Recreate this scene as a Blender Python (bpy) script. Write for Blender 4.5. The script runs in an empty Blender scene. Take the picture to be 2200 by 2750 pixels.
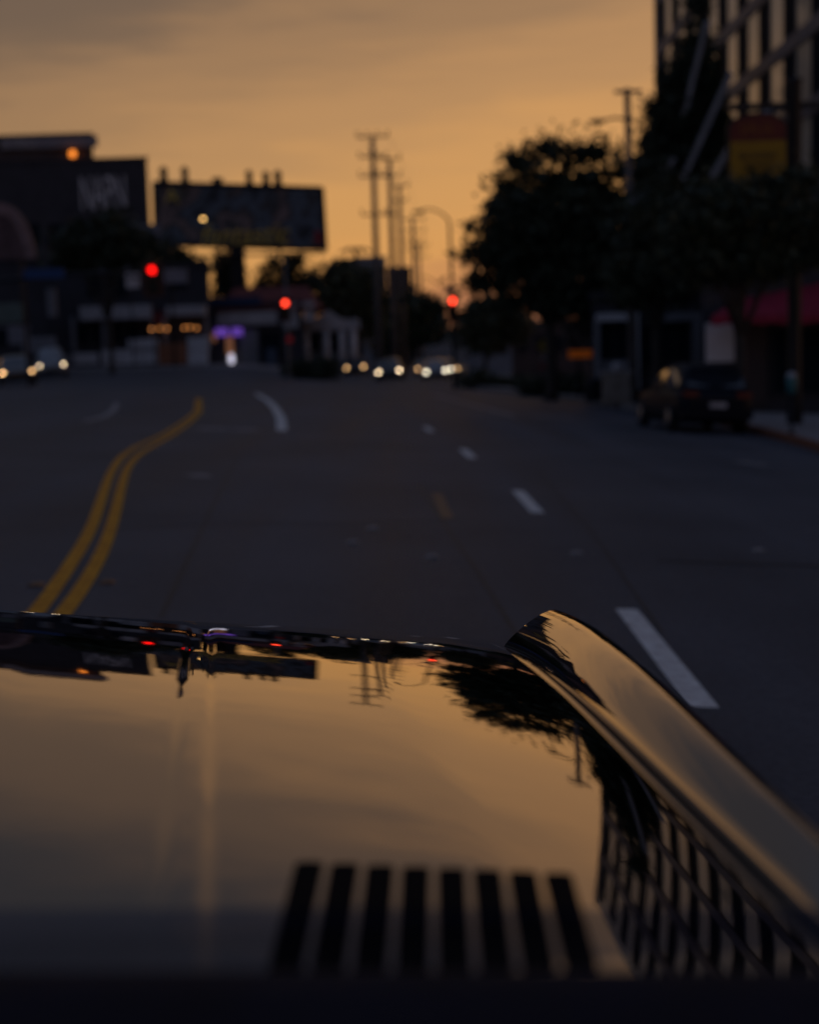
import bpy, math, random
import numpy as np
from mathutils import Vector, Matrix, Quaternion

scene = bpy.context.scene
COL = scene.collection
random.seed(7)
R = math.radians

# ------------------------------------------------------------------ camera
FPX, HC, HORIZON, ROLL = 3819.4, 1.5, 962.0, 0.03      # pixels of the 2200x2750 photograph
PITCH = math.atan((1375 - HORIZON) / FPX)
FW = Vector((0, math.cos(PITCH), -math.sin(PITCH)))
U0 = Vector((1, 0, 0)).cross(FW)
UP = (U0 * math.cos(ROLL) + Vector((1, 0, 0)) * math.sin(ROLL)).normalized()
RT = FW.cross(UP).normalized()
CAM = Vector((0, 0, HC))
cd = bpy.data.cameras.new('camera')
cam = bpy.data.objects.new('camera', cd)
COL.objects.link(cam)
cam.matrix_world = Matrix(((RT.x, UP.x, -FW.x, 0), (RT.y, UP.y, -FW.y, 0), (RT.z, UP.z, -FW.z, HC), (0, 0, 0, 1)))
cd.sensor_fit = 'VERTICAL'
cd.sensor_height = 36.0
cd.sensor_width = 28.8
cd.lens = 50.0
cd.clip_start = 0.02
cd.clip_end = 3000
cd.dof.use_dof = True
cd.dof.focus_distance = 2.8
cd.dof.aperture_fstop = 2.5
scene.camera = cam

# ------------------------------------------------------------------ sky, sun, exposure
world = bpy.data.worlds.new('World')
scene.world = world
world.use_nodes = True
wt = world.node_tree
wt.nodes.clear()


def wn(t, **kw):
    n = wt.nodes.new(t)
    for k, v in kw.items():
        setattr(n, k, v)
    return n


def wmath(op, a, b=None):
    n = wn('ShaderNodeMath', operation=op)
    for i, q in enumerate((a, b)):
        if q is None:
            continue
        if isinstance(q, (int, float)):
            n.inputs[i].default_value = q
        else:
            wt.links.new(q, n.inputs[i])
    return n.outputs[0]


tc = wn('ShaderNodeTexCoord')
sep = wn('ShaderNodeSeparateXYZ')
wt.links.new(tc.outputs['Generated'], sep.inputs[0])
# broad banded cloud, stretched along the horizon
mp = wn('ShaderNodeMapping')
mp.inputs['Scale'].default_value = (2.2, 2.2, 15.0)
mp.inputs['Rotation'].default_value = (0.0, R(-5), 0.0)
wt.links.new(tc.outputs['Generated'], mp.inputs[0])
nz = wn('ShaderNodeTexNoise')
nz.inputs['Scale'].default_value = 2.3
nz.inputs['Detail'].default_value = 6.0
nz.inputs['Roughness'].default_value = 0.55
nz.inputs['Distortion'].default_value = 0.35
wt.links.new(mp.outputs[0], nz.inputs['Vector'])
nz2 = wn('ShaderNodeTexNoise')
nz2.inputs['Scale'].default_value = 7.0
nz2.inputs['Detail'].default_value = 5.0
wt.links.new(mp.outputs[0], nz2.inputs['Vector'])
cl = wmath('ADD', wmath('MULTIPLY', wmath('SUBTRACT', nz.outputs['Fac'], 0.5), 0.095),
           wmath('MULTIPLY', wmath('SUBTRACT', nz2.outputs['Fac'], 0.5), 0.026))
# glow is centred slightly right of straight ahead and thins out to the sides
dotf = wmath('ADD', wmath('MULTIPLY', sep.outputs['X'], 0.19), wmath('MULTIPLY', sep.outputs['Y'], 0.98))
side = wmath('MULTIPLY', wmath('SUBTRACT', 1.0, dotf), 0.60)
elev = wmath('ADD', wmath('ADD', wmath('SUBTRACT', sep.outputs['Z'], wmath('MULTIPLY', sep.outputs['X'], .18)), cl), wmath('MULTIPLY', side, wmath('ADD', 0.28, wmath('ABSOLUTE', sep.outputs['Z']))))
ramp = wn('ShaderNodeValToRGB')
cr = ramp.color_ramp
cr.interpolation = 'EASE'
stops = [(0.0, (.30, .135, .085)), (.035, (.42, .175, .085)), (.075, (.61, .288, .088)), (.12, (.575, .280, .088)),
         (.18, (.44, .226, .086)), (.24, (.31, .168, .075)), (.31, (.150, .092, .056)), (.42, (.042, .037, .040)),
         (.60, (.044, .048, .064)), (1.0, (.050, .068, .125))]
while len(cr.elements) < len(stops):
    cr.elements.new(0.5)
for e, (p, c) in zip(cr.elements, stops):
    e.position = p
    e.color = (*c, 1)
wt.links.new(elev, ramp.inputs[0])
sky = wn('ShaderNodeTexSky', sky_type='NISHITA')
sky.sun_disc = False
sky.sun_elevation = R(-1.5)
sky.sun_rotation = R(10)
mixs = wn('ShaderNodeMix', data_type='RGBA', blend_type='ADD')
mixs.inputs[0].default_value = 0.05
wt.links.new(ramp.outputs[0], mixs.inputs['A'])
wt.links.new(sky.outputs[0], mixs.inputs['B'])
bg = wn('ShaderNodeBackground')
bg.inputs['Strength'].default_value = 1.0
wo = wn('ShaderNodeOutputWorld')
wt.links.new(mixs.outputs['Result'], bg.inputs[0])
wt.links.new(bg.outputs[0], wo.inputs[0])

# the sun is down behind the cloud bank: the glow of the sky above is the only daylight left
scene.cycles.use_denoising = True
vs = scene.view_settings
vs.view_transform = 'Standard'
vs.look = 'None'
vs.exposure = 0.0
vs.gamma = 1.0
vs.use_curve_mapping = False
scene.cycles.max_bounces = 6
scene.cycles.transparent_max_bounces = 8
scene.cycles.sample_clamp_indirect = 2.0
scene.cycles.caustics_reflective = False
scene.cycles.caustics_refractive = False


# ------------------------------------------------------------------ helpers
def ray(px, py):
    return FW + RT * ((px - 1100) / FPX) - UP * ((py - 1375) / FPX)


def W(px, py, Y):                       # the point seen at a pixel, Y metres ahead
    d = ray(px, py)
    return CAM + d * (Y / d.y)


def G(x, y):                            # height of the banked street and the rising side street
    r = 0.021 * (math.sqrt((y - 76) ** 2 + 60) + (y - 76)) / 2
    s = min(1, max(0, (-x - 2) / 12))
    s = s * s * (3 - 2 * s)
    k = math.sqrt((x + 11) ** 2 + 12)          # the bank flattens out on the far left
    bank = -0.056 * x + .044 * ((x + 11) - k) / 2 - .044 * (11 - math.sqrt(121 + 12)) / 2
    return bank + (r - 0.021 * (math.sqrt(76 ** 2 + 60) - 76) / 2) * s * min(1, 140 / max(y, 140))


def GP(px, py):                         # ground point under a pixel
    d = ray(px, py)
    lo, hi = 0.5, 600.0
    for _ in range(50):
        m = (lo + hi) / 2
        p = CAM + d * m
        if p.z > G(p.x, p.y):
            lo = m
        else:
            hi = m
    p = CAM + d * lo
    return Vector((p.x, p.y, G(p.x, p.y)))


def rect(px0, py0, px1, py1, Y):
    cx, cy = (px0 + px1) / 2, (py0 + py1) / 2
    return W(px0, cy, Y).x, W(px1, cy, Y).x, W(cx, py1, Y).z, W(cx, py0, Y).z


class MB:
    def __init__(s):
        s.v, s.f = [], []

    def add(s, vs_, fs):
        b = len(s.v)
        s.v += [tuple(q) for q in vs_]
        s.f += [tuple(b + i for i in f) for f in fs]
        return s

    def box(s, x0, x1, y0, y1, z0, z1):
        return s.add([(x, y, z) for z in (z0, z1) for y in (y0, y1) for x in (x0, x1)],
                     [(0, 2, 3, 1), (4, 5, 7, 6), (0, 1, 5, 4), (2, 6, 7, 3), (0, 4, 6, 2), (1, 3, 7, 5)])

    def quad(s, a, b, c, d):
        return s.add([a, b, c, d], [(0, 1, 2, 3)])

    def prism(s, poly, y0, y1):         # poly in x,z
        n = len(poly)
        vs_ = [(x, y0, z) for x, z in poly] + [(x, y1, z) for x, z in poly]
        return s.add(vs_, [tuple(range(n)), tuple(range(2 * n - 1, n - 1, -1))] + [(i, i + n, (i + 1) % n + n, (i + 1) % n) for i in range(n)])

    def tube(s, pts, rad, n=8):
        pts = [Vector(p) for p in pts]
        rad = rad if isinstance(rad, (list, tuple)) else [rad] * len(pts)
        vs_, fs = [], []
        for i, p in enumerate(pts):
            t = (pts[min(i + 1, len(pts) - 1)] - pts[max(i - 1, 0)]).normalized()
            a = t.cross(Vector((0, 0, 1)) if abs(t.z) < .9 else Vector((0, 1, 0))).normalized()
            b = t.cross(a)
            vs_ += [p + (a * math.cos(k * 2 * math.pi / n) + b * math.sin(k * 2 * math.pi / n)) * rad[i] for k in range(n)]
        for i in range(len(pts) - 1):
            fs += [(i * n + k, i * n + (k + 1) % n, (i + 1) * n + (k + 1) % n, (i + 1) * n + k) for k in range(n)]
        fs += [tuple(range(n - 1, -1, -1)), tuple((len(pts) - 1) * n + k for k in range(n))]
        return s.add(vs_, fs)

    def ball(s, c, rx, ry=None, rz=None, n=10, m=6):
        ry = ry or rx
        rz = rz or rx
        vs_ = [(c[0], c[1], c[2] - rz)]
        for j in range(1, m):
            a = -math.pi / 2 + math.pi * j / m
            vs_ += [(c[0] + rx * math.cos(a) * math.cos(2 * math.pi * k / n), c[1] + ry * math.cos(a) * math.sin(2 * math.pi * k / n), c[2] + rz * math.sin(a)) for k in range(n)]
        vs_.append((c[0], c[1], c[2] + rz))
        fs = [(0, 1 + (k + 1) % n, 1 + k) for k in range(n)]
        for j in range(m - 2):
            fs += [(1 + j * n + k, 1 + j * n + (k + 1) % n, 1 + (j + 1) * n + (k + 1) % n, 1 + (j + 1) * n + k) for k in range(n)]
        e = len(vs_) - 1
        fs += [(e, 1 + (m - 2) * n + k, 1 + (m - 2) * n + (k + 1) % n) for k in range(n)]
        return s.add(vs_, fs)

    def disc(s, c, r, depth, n=14):     # drum whose axis runs along y
        return s.prism([(c[0] + r * math.cos(2 * math.pi * k / n), c[2] + r * math.sin(2 * math.pi * k / n)) for k in range(n)], c[1] - depth / 2, c[1] + depth / 2)

    def wheel(s, c, r, w, n=20):        # drum whose axis runs along x, rounded shoulder
        vs_, fs = [], []
        prof = [(-w / 2, r * .86), (-w / 2 + .02, r * .97), (-w / 4, r), (w / 4, r), (w / 2 - .02, r * .97), (w / 2, r * .86)]
        for (dx, rr) in prof:
            vs_ += [(c[0] + dx, c[1] + rr * math.cos(2 * math.pi * k / n), c[2] + rr * math.sin(2 * math.pi * k / n)) for k in range(n)]
        for i in range(len(prof) - 1):
            fs += [(i * n + k, (i + 1) * n + k, (i + 1) * n + (k + 1) % n, i * n + (k + 1) % n) for k in range(n)]
        fs += [tuple(range(n)), tuple((len(prof) - 1) * n + k for k in range(n - 1, -1, -1))]
        return s.add(vs_, fs)

    def grid(s, pts):                   # rows of points
        h, w = len(pts), len(pts[0])
        return s.add([p for row in pts for p in row],
                     [(j * w + i, j * w + i + 1, (j + 1) * w + i + 1, (j + 1) * w + i) for j in range(h - 1) for i in range(w - 1)])

    def build(s, name, mat, parent=None, smooth=False, local=False, label=None):
        o3 = (0, 0, 0)
        if parent is not None and not local:
            p = parent
            while p.parent:
                p = p.parent
            o3 = tuple(p.location)
        me = bpy.data.meshes.new(name)
        me.from_pydata([(a - o3[0], b - o3[1], c - o3[2]) for a, b, c in s.v], [], s.f)
        me.materials.append(mat)
        if smooth:
            me.shade_smooth()
        me.update()
        o = bpy.data.objects.new(name, me)
        COL.objects.link(o)
        if parent is not None:
            o.parent = parent
        if label:
            o['label'] = label
        return o


def thing(name, label, cat, loc=(0, 0, 0), rot=(0, 0, 0), group=None):
    o = bpy.data.objects.new(name, None)
    COL.objects.link(o)
    o.empty_display_size = 0.3
    o.location = loc
    o.rotation_euler = rot
    o['label'] = label
    o['category'] = cat
    if group:
        o['group'] = group
    return o


def copy_tree(o, parent=None):
    c = o.copy()
    COL.objects.link(c)
    c.parent = parent
    for ch in list(o.children):
        copy_tree(ch, c)
    return c


def struct(o, kind='structure', label=None):
    o['kind'] = kind
    if label:
        o['label'] = label
    return o


def lettering(txt, name, mat, parent, x0, x1, z0, z1, y, shear=0.0, local=False, depth=0.03):
    cu = bpy.data.curves.new(name, 'FONT')
    cu.body = txt
    cu.shear = shear
    cu.extrude = depth
    cu.resolution_u = 3
    t = bpy.data.objects.new(name, cu)
    COL.objects.link(t)
    bpy.context.view_layer.update()
    me = bpy.data.meshes.new_from_object(t)
    bpy.data.objects.remove(t)
    bpy.data.curves.remove(cu)
    co = np.array([v.co[:] for v in me.vertices])
    lo, hi = co.min(0), co.max(0)
    fs = [tuple(p.vertices) for p in me.polygons]
    bpy.data.meshes.remove(me)
    m = MB()
    m.add([(x0 + (c[0] - lo[0]) / (hi[0] - lo[0]) * (x1 - x0), y - c[2], z0 + (c[1] - lo[1]) / (hi[1] - lo[1]) * (z1 - z0)) for c in co], fs)
    return m.build(name, mat, parent, local=local)


def print_marks(t, pxa, pxb, pya, pyb, n, Y, mt, seed):
    """a line of unreadable lettering: a row of uneven strokes printed on a sign"""
    rng = random.Random(seed)
    x0, x1, z0, z1 = rect(pxa, pya, pxb, pyb, Y)
    m = MB()
    st = (x1 - x0) / n
    h = z1 - z0
    for k in range(n):
        a = x0 + st * (k + .12)
        b = x0 + st * (k + .84)
        m.box(a, a + st * .22, Y, Y + .012, z0, z1 - h * rng.uniform(0, .2))
        if rng.random() < .7:
            m.box(b - st * .2, b, Y, Y + .012, z0 + h * rng.uniform(0, .3), z1)
        zc = z0 + h * rng.choice((.05, .45, .8))
        m.box(a + st * .22, b - st * .2, Y, Y + .012, zc, zc + h * .18)
    o = m.build('lettering', mt, t)
    o['kind'] = 'stuff'
    return o


# ------------------------------------------------------------------ materials
MATS = {}


def mat(name, col, rough=0.7, metal=0.0, vary=0.25, scale=3.0, bump=0.0, emit=None, strength=0.0, spec=0.5, coat=0.0, bscale=None, rvary=0.0):
    if name in MATS:
        return MATS[name]
    m = bpy.data.materials.new(name)
    m.use_nodes = True
    nt = m.node_tree
    b = nt.nodes['Principled BSDF']
    b.inputs['Roughness'].default_value = rough
    b.inputs['Metallic'].default_value = metal
    b.inputs['Specular IOR Level'].default_value = spec
    b.inputs['Coat Weight'].default_value = coat
    b.inputs['Coat Roughness'].default_value = 0.03
    tcn = nt.nodes.new('ShaderNodeTexCoord')
    nzn = nt.nodes.new('ShaderNodeTexNoise')
    nzn.inputs['Scale'].default_value = scale
    nzn.inputs['Detail'].default_value = 6
    nzn.inputs['Roughness'].default_value = 0.6
    nt.links.new(tcn.outputs['Object'], nzn.inputs['Vector'])
    rp = nt.nodes.new('ShaderNodeValToRGB')
    rp.color_ramp.elements[0].position = 0.3
    rp.color_ramp.elements[1].position = 0.7
    rp.color_ramp.elements[0].color = (*[c * (1 - vary) for c in col], 1)
    rp.color_ramp.elements[1].color = (*[min(1, c * (1 + vary)) for c in col], 1)
    nt.links.new(nzn.outputs['Fac'], rp.inputs[0])
    nt.links.new(rp.outputs[0], b.inputs['Base Color'])
    if rvary:
        mr = nt.nodes.new('ShaderNodeMapRange')
        mr.inputs['To Min'].default_value = max(0, rough - rvary)
        mr.inputs['To Max'].default_value = min(1, rough + rvary)
        nt.links.new(nzn.outputs['Fac'], mr.inputs[0])
        nt.links.new(mr.outputs[0], b.inputs['Roughness'])
    if bump:
        nb = nt.nodes.new('ShaderNodeTexNoise')
        nb.inputs['Scale'].default_value = bscale or scale * 8
        nb.inputs['Detail'].default_value = 4
        nt.links.new(tcn.outputs['Object'], nb.inputs['Vector'])
        bp = nt.nodes.new('ShaderNodeBump')
        bp.inputs['Strength'].default_value = bump
        bp.inputs['Distance'].default_value = 0.02
        nt.links.new(nb.outputs['Fac'], bp.inputs['Height'])
        nt.links.new(bp.outputs[0], b.inputs['Normal'])
    if emit:
        b.inputs['Emission Color'].default_value = (*emit, 1)
        b.inputs['Emission Strength'].default_value = strength
    MATS[name] = m
    return m


def asphalt():
    m = bpy.data.materials.new('asphalt')
    m.use_nodes = True
    nt = m.node_tree
    b = nt.nodes['Principled BSDF']
    b.inputs['Specular IOR Level'].default_value = 0.4
    tcn = nt.nodes.new('ShaderNodeTexCoord')

    def noise(sc, det=5, stretch=None):
        n = nt.nodes.new('ShaderNodeTexNoise')
        n.inputs['Scale'].default_value = sc
        n.inputs['Detail'].default_value = det
        if stretch:
            mpn = nt.nodes.new('ShaderNodeMapping')
            mpn.inputs['Scale'].default_value = stretch
            nt.links.new(tcn.outputs['Object'], mpn.inputs[0])
            nt.links.new(mpn.outputs[0], n.inputs['Vector'])
        else:
            nt.links.new(tcn.outputs['Object'], n.inputs['Vector'])
        return n.outputs['Fac']
    big = noise(.35, 4)
    path = noise(.9, 3, (1.0, .05, 1))           # worn wheel paths run along the street
    grit = noise(26, 3)

    def mx(a, bfac, fac):
        n = nt.nodes.new('ShaderNodeMix')
        n.inputs[0].default_value = fac
        nt.links.new(a, n.inputs[2])
        nt.links.new(bfac, n.inputs[3])
        return n.outputs[0]
    f = mx(mx(big, path, .6), grit, .28)
    rp = nt.nodes.new('ShaderNodeValToRGB')
    rp.color_ramp.elements[0].position = .39
    rp.color_ramp.elements[1].position = .62
    rp.color_ramp.elements[0].color = (.035, .040, .053, 1)
    rp.color_ramp.elements[1].color = (.106, .112, .132, 1)
    nt.links.new(f, rp.inputs[0])
    nt.links.new(rp.outputs[0], b.inputs['Base Color'])
    mr = nt.nodes.new('ShaderNodeMapRange')
    mr.inputs['To Min'].default_value = .5
    mr.inputs['To Max'].default_value = .78
    nt.links.new(path, mr.inputs[0])
    nt.links.new(mr.outputs[0], b.inputs['Roughness'])
    bp = nt.nodes.new('ShaderNodeBump')
    bp.inputs['Strength'].default_value = .5
    bp.inputs['Distance'].default_value = .01
    nt.links.new(noise(70, 3), bp.inputs['Height'])
    nt.links.new(bp.outputs[0], b.inputs['Normal'])
    return m


M_ASPH = asphalt()
M_YEL = mat('yellow_road_paint', (.95, .335, .005), .75, vary=.35, scale=11, bump=.3)
M_WHT = mat('white_road_paint', (.90, .80, .72), .75, vary=.3, scale=14, bump=.3)
M_FADE = mat('worn_road_paint', (.34, .32, .31), .75, vary=.35, scale=5)
M_FADEO = mat('worn_orange_marker', (.28, .16, .08), .7, vary=.3, scale=9)
M_SEAM = mat('road_seam_tar', (.03, .03, .032), .6, vary=.3)
M_CONC = mat('concrete_paving', (.26, .25, .25), .85, vary=.2, scale=2, bump=.2)
M_KERB = mat('kerb_concrete', (.22, .20, .19), .85, vary=.25, scale=3, bump=.3)
M_KERBR = mat('kerb_red_paint', (.20, .065, .03), .7, vary=.3, scale=5)
M_EARTH = mat('earth_ground', (.10, .09, .075), .95, vary=.3, scale=.8)
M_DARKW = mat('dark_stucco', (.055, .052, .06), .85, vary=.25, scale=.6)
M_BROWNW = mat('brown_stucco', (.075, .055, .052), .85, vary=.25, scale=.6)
M_GREYW = mat('grey_stucco', (.26, .26, .28), .85, vary=.2, scale=.8)
M_PALEW = mat('pale_stucco', (.56, .53, .53), .8, vary=.18, scale=1.2, bump=.1)
M_WHITEW = mat('white_stucco', (.78, .75, .75), .8, vary=.15, scale=1.2, bump=.1)
M_BRIGHT = mat('bright_white_paint', (.80, .78, .78), .7, vary=.08, scale=1.2)
M_TANP = mat('tan_cladding', (.80, .66, .48), .22, vary=.12, scale=.7, coat=.6)
M_BANDG = mat('grey_cladding_band', (.19, .17, .175), .6, vary=.15, scale=.8)
M_WIN = mat('dark_window_glass', (.012, .019, .028), .7, vary=.2, scale=.5, spec=.03)
M_WINF = mat('window_frame_metal', (.05, .05, .055), .7, .0, vary=.15, spec=.1)
M_DARKM = mat('dark_metal', (.035, .035, .04), .45, .7, vary=.2, scale=5)
M_GALV = mat('galvanised_steel', (.20, .20, .21), .45, .8, vary=.2, scale=4)
M_WOOD = mat('weathered_pole_wood', (.17, .145, .13), .85, vary=.35, scale=3, bump=.4)
M_BARK = mat('tree_bark', (.06, .048, .038), .9, vary=.35, scale=6, bump=.6)
M_LEAF = mat('dark_leaf', (.045, .058, .028), .6, vary=.45, scale=.9)
M_LEAF2 = mat('olive_leaf', (.075, .080, .035), .6, vary=.4, scale=.9)
M_SIGW = mat('white_sign_paint', (.62, .60, .60), .6, vary=.12, scale=2)
M_SIGG = mat('grey_sign_paint', (.26, .25, .28), .6, vary=.2, scale=2)
M_SIGB = mat('blue_sign_paint', (.02, .07, .22), .6, vary=.15, scale=2)
M_BLACK = mat('black_plastic', (.012, .012, .014), .5, vary=.3, scale=4)
M_RUBBER = mat('tyre_rubber', (.02, .02, .02), .85, vary=.2, scale=8)
M_RIM = mat('alloy_rim', (.35, .35, .36), .35, .9, vary=.1)


def lamp_mat(name, col, s):
    return mat(name, col, .4, emit=col, strength=s, vary=.05)


E_HEAD = lamp_mat('headlamp_lit', (1.0, .74, .46), 15)
E_HEADW = lamp_mat('headlamp_lit_white', (1.0, .88, .66), 15)
E_HEADO = lamp_mat('headlamp_lit_amber', (1.0, .56, .24), 10)
E_RED = lamp_mat('signal_red_lit', (1.0, .006, .004), 3)
E_RED2 = lamp_mat('signal_red_bright', (1.0, .05, .02), 5)
E_ORANGE = lamp_mat('orange_lamp_lit', (1.0, .26, .03), 1.6)
E_WARM = lamp_mat('warm_lamp_lit', (1.0, .56, .17), 5)
E_STRING = lamp_mat('terrace_bulb_lit', (1.0, .36, .09), 1.8)
E_PURP = lamp_mat('purple_neon_lit', (.34, .14, 1.0), .30)
E_WHITE = lamp_mat('doorway_lamp_lit', (.85, .82, 1.0), .9)
E_TAN = lamp_mat('lit_doorway_panel', (1.0, .42, .18), .10)
E_ORSGN = lamp_mat('orange_sign_lit', (1.0, .22, .02), .05)

# ------------------------------------------------------------------ the setting
ys = list(np.concatenate([np.arange(-8, 30, 1.0), np.arange(30, 140, 3.0), np.arange(140, 420, 20.0), np.array([420., 700., 1200.])]))
xs = list(np.concatenate([np.array([-500., -250., -140., -100., -80.]), np.arange(-60, 40, 1.5), np.array([40., 60., 80., 120., 250., 500.])]))
m = MB()
m.grid([[(x, y, G(max(-60, min(60, x)), y) - .30) for x in xs] for y in ys])
struct(m.build('ground', M_EARTH, smooth=True))
xr = list(np.arange(-60, 42, 1.0))
yr = [y for y in ys if y <= 400]
m = MB()
m.grid([[(x, y, G(x, y)) for x in xr] for y in yr])
road = struct(m.build('road', M_ASPH, smooth=True))


def strip(path, width, name, mt, lift=.004, parent=None, step=0.5):
    """a painted line draped on the road; path = ground points of the centre line"""
    P = [Vector((p[0], p[1], 0)) for p in path]
    Q = [P[0]]
    for a, b in zip(P, P[1:]):
        n = max(1, int((b - a).length / step))
        Q += [a.lerp(b, (k + 1) / n) for k in range(n)]
    if len(P) > 2:
        for _ in range(3):
            Q = [Q[0]] + [(Q[i - 1] + Q[i] * 2 + Q[i + 1]) / 4 for i in range(1, len(Q) - 1)] + [Q[-1]]
    L, Rr = [], []
    for i, p in enumerate(Q):
        t = (Q[min(i + 1, len(Q) - 1)] - Q[max(i - 1, 0)]).normalized()
        s = Vector((t.y, -t.x, 0)) * width / 2
        a, b = p - s, p + s
        L.append((a.x, a.y, G(a.x, a.y) + lift))
        Rr.append((b.x, b.y, G(b.x, b.y) + lift))
    m = MB()
    m.grid([L, Rr])
    return m.build(name, mt, parent)


gp = lambda pts: [GP(*p) for p in pts]
yl = [(60, 1690), (108, 1637), (191, 1512), (242, 1429), (274, 1334), (293, 1276), (319, 1232), (357, 1203), (436, 1168), (496, 1130), (526, 1104), (529, 1070)]
yr2 = [(135, 1690), (183, 1637), (255, 1525), (287, 1455), (309, 1378), (325, 1308), (341, 1254), (372, 1220), (456, 1172), (510, 1135), (538, 1106), (537, 1070)]
strip(gp(yl), .105, 'yellow_line', M_YEL, parent=road)
strip(gp(yr2), .105, 'yellow_line', M_YEL, parent=road)
for a, b, w in [((1683, 1637), (1893, 1902), .135), ((1390, 1318), (1445, 1378), .14), ((1243, 1206), (1270, 1231), .15), ((1142, 1146), (1160, 1160), .15)]:
    strip(gp([a, b]), w, 'lane_dash', M_WHT, parent=road)
strip(gp([(688, 1057), (718, 1075), (740, 1097), (755, 1125), (757, 1157)]), .22, 'guide_line', M_WHT, parent=road)
strip(gp([(313, 1082), (303, 1103), (276, 1120), (225, 1132)]), .16, 'guide_line', M_FADE, parent=road)
strip(gp([(530, 1152), (605, 1151)]), .5, 'stop_bar', M_FADE, parent=road)
strip(gp([(625, 1155), (688, 1154)]), .5, 'stop_bar', M_FADE, parent=road)
strip(gp([(505, 1278), (560, 1277)]), .4, 'worn_mark', M_FADE, parent=road)
strip(gp([(1165, 1060), (1280, 1090), (1385, 1118)]), .18, 'edge_line', M_FADE, parent=road)
strip(gp([(1430, 1118), (1545, 1122)]), .35, 'stop_bar', M_FADE, parent=road)
strip(gp([(1980, 1240), (2060, 1250)]), .2, 'worn_mark', M_FADE, parent=road)
strip(gp([(1172, 1325), (1186, 1355), (1203, 1392)]), .12, 'worn_mark', M_FADEO, parent=road)
strip(gp([(1770, 1506), (1950, 1512), (2230, 1522)]), .08, 'road_seam', M_SEAM, parent=road)
strip(gp([(1120, 1300), (1300, 1560), (1420, 1760)]), .03, 'road_seam', M_SEAM, lift=.003, parent=road)
strip(gp([(430, 1660), (560, 1380), (640, 1220)]), .03, 'road_seam', M_SEAM, lift=.003, parent=road)
strip(gp([(1780, 1700), (1600, 1440), (1440, 1260)]), .025, 'road_seam', M_SEAM, lift=.003, parent=road)
strip(gp([(300, 1420), (640, 1400), (900, 1412), (1250, 1395)]), .025, 'road_seam', M_SEAM, lift=.003, parent=road)
for px, py in [(95, 1573), (285, 1566), (1551, 1487), (1160, 1497), (945, 1458), (2040, 1480), (1055, 1112), (1000, 1420)]:
    p = GP(px, py)
    m = MB()
    m.prism([(p.x - .055, p.z), (p.x - .03, p.z + .018), (p.x + .03, p.z + .018), (p.x + .055, p.z)], p.y - .05, p.y + .05)
    m.build('road_marker', M_FADEO if px < 300 else M_FADE, road)

# far ridge closing the street
m = MB()
rx = np.linspace(-420, 420, 60)
m.grid([[(x, 640, -26 - .056 * x) for x in rx], [(x, 650, 9 + 5 * math.sin(x * .021) + 3 * math.sin(x * .07 + 1) + (8 if x < -60 else 0)) for x in rx], [(x, 700, 6 + 4 * math.sin(x * .021)) for x in rx]])
struct(m.build('hill', mat('far_hillside', (.16, .14, .13), .95, vary=.3, scale=.05), smooth=True))

# right pavement with kerb: follows the curve of the street
kp = [(2900, 1500), (2500, 1330), (2200, 1212), (2040, 1166), (1850, 1125), (1700, 1100), (1600, 1085), (1450, 1064), (1330, 1050), (1230, 1039)]
KP = [Vector((p.x, p.y, 0)) for p in gp(kp)]
KP = [Vector((KP[0].x + .3, -5, 0))] + KP
KP += [Vector((KP[-1].x + 1.0, 110, 0)), Vector((KP[-1].x + 8, 230, 0))]
Q = []
for a, b in zip(KP, KP[1:]):
    n = max(1, int((b - a).length / 1.2))
    Q += [a.lerp(b, k / n) for k in range(n)]
Q.append(KP[-1])
for _ in range(6):
    Q = [Q[0]] + [(Q[i - 1] + Q[i] * 2 + Q[i + 1]) / 4 for i in range(1, len(Q) - 1)] + [Q[-1]]
OFF = [0, 1.2, 2.6, 5, 9, 16, 28]
m = MB()
m.grid([[(p.x + .16 + o, p.y, G(p.x + .16 + o, p.y) + .14) for o in OFF] for p in Q])
pav = struct(m.build('pavement', M_CONC, smooth=False))
for i in range(0, len(Q) - 1):
    a, b = Q[i], Q[i + 1]
    m = MB()
    t = (b - a) * .012
    a2, b2 = a + t, b - t
    for q0, q1 in ((a2, b2),):
        m.add([(q0.x, q0.y, G(q0.x, q0.y) - .05), (q1.x, q1.y, G(q1.x, q1.y) - .05), (q1.x + .02, q1.y, G(q1.x, q1.y) + .13), (q0.x + .02, q0.y, G(q0.x, q0.y) + .13),
               (q0.x + .17, q0.y, G(q0.x, q0.y) + .145), (q1.x + .17, q1.y, G(q1.x, q1.y) + .145), (q0.x + .17, q0.y, G(q0.x, q0.y) - .05), (q1.x + .17, q1.y, G(q1.x, q1.y) - .05)],
              [(0, 1, 2, 3), (3, 2, 5, 4), (4, 5, 7, 6), (0, 3, 4, 6), (1, 7, 5, 2)])
    if q0.y < 130 and q0.y > 12:
        m.build('kerb_stone', M_KERBR if q0.y < 36 else M_KERB, pav)
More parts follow.
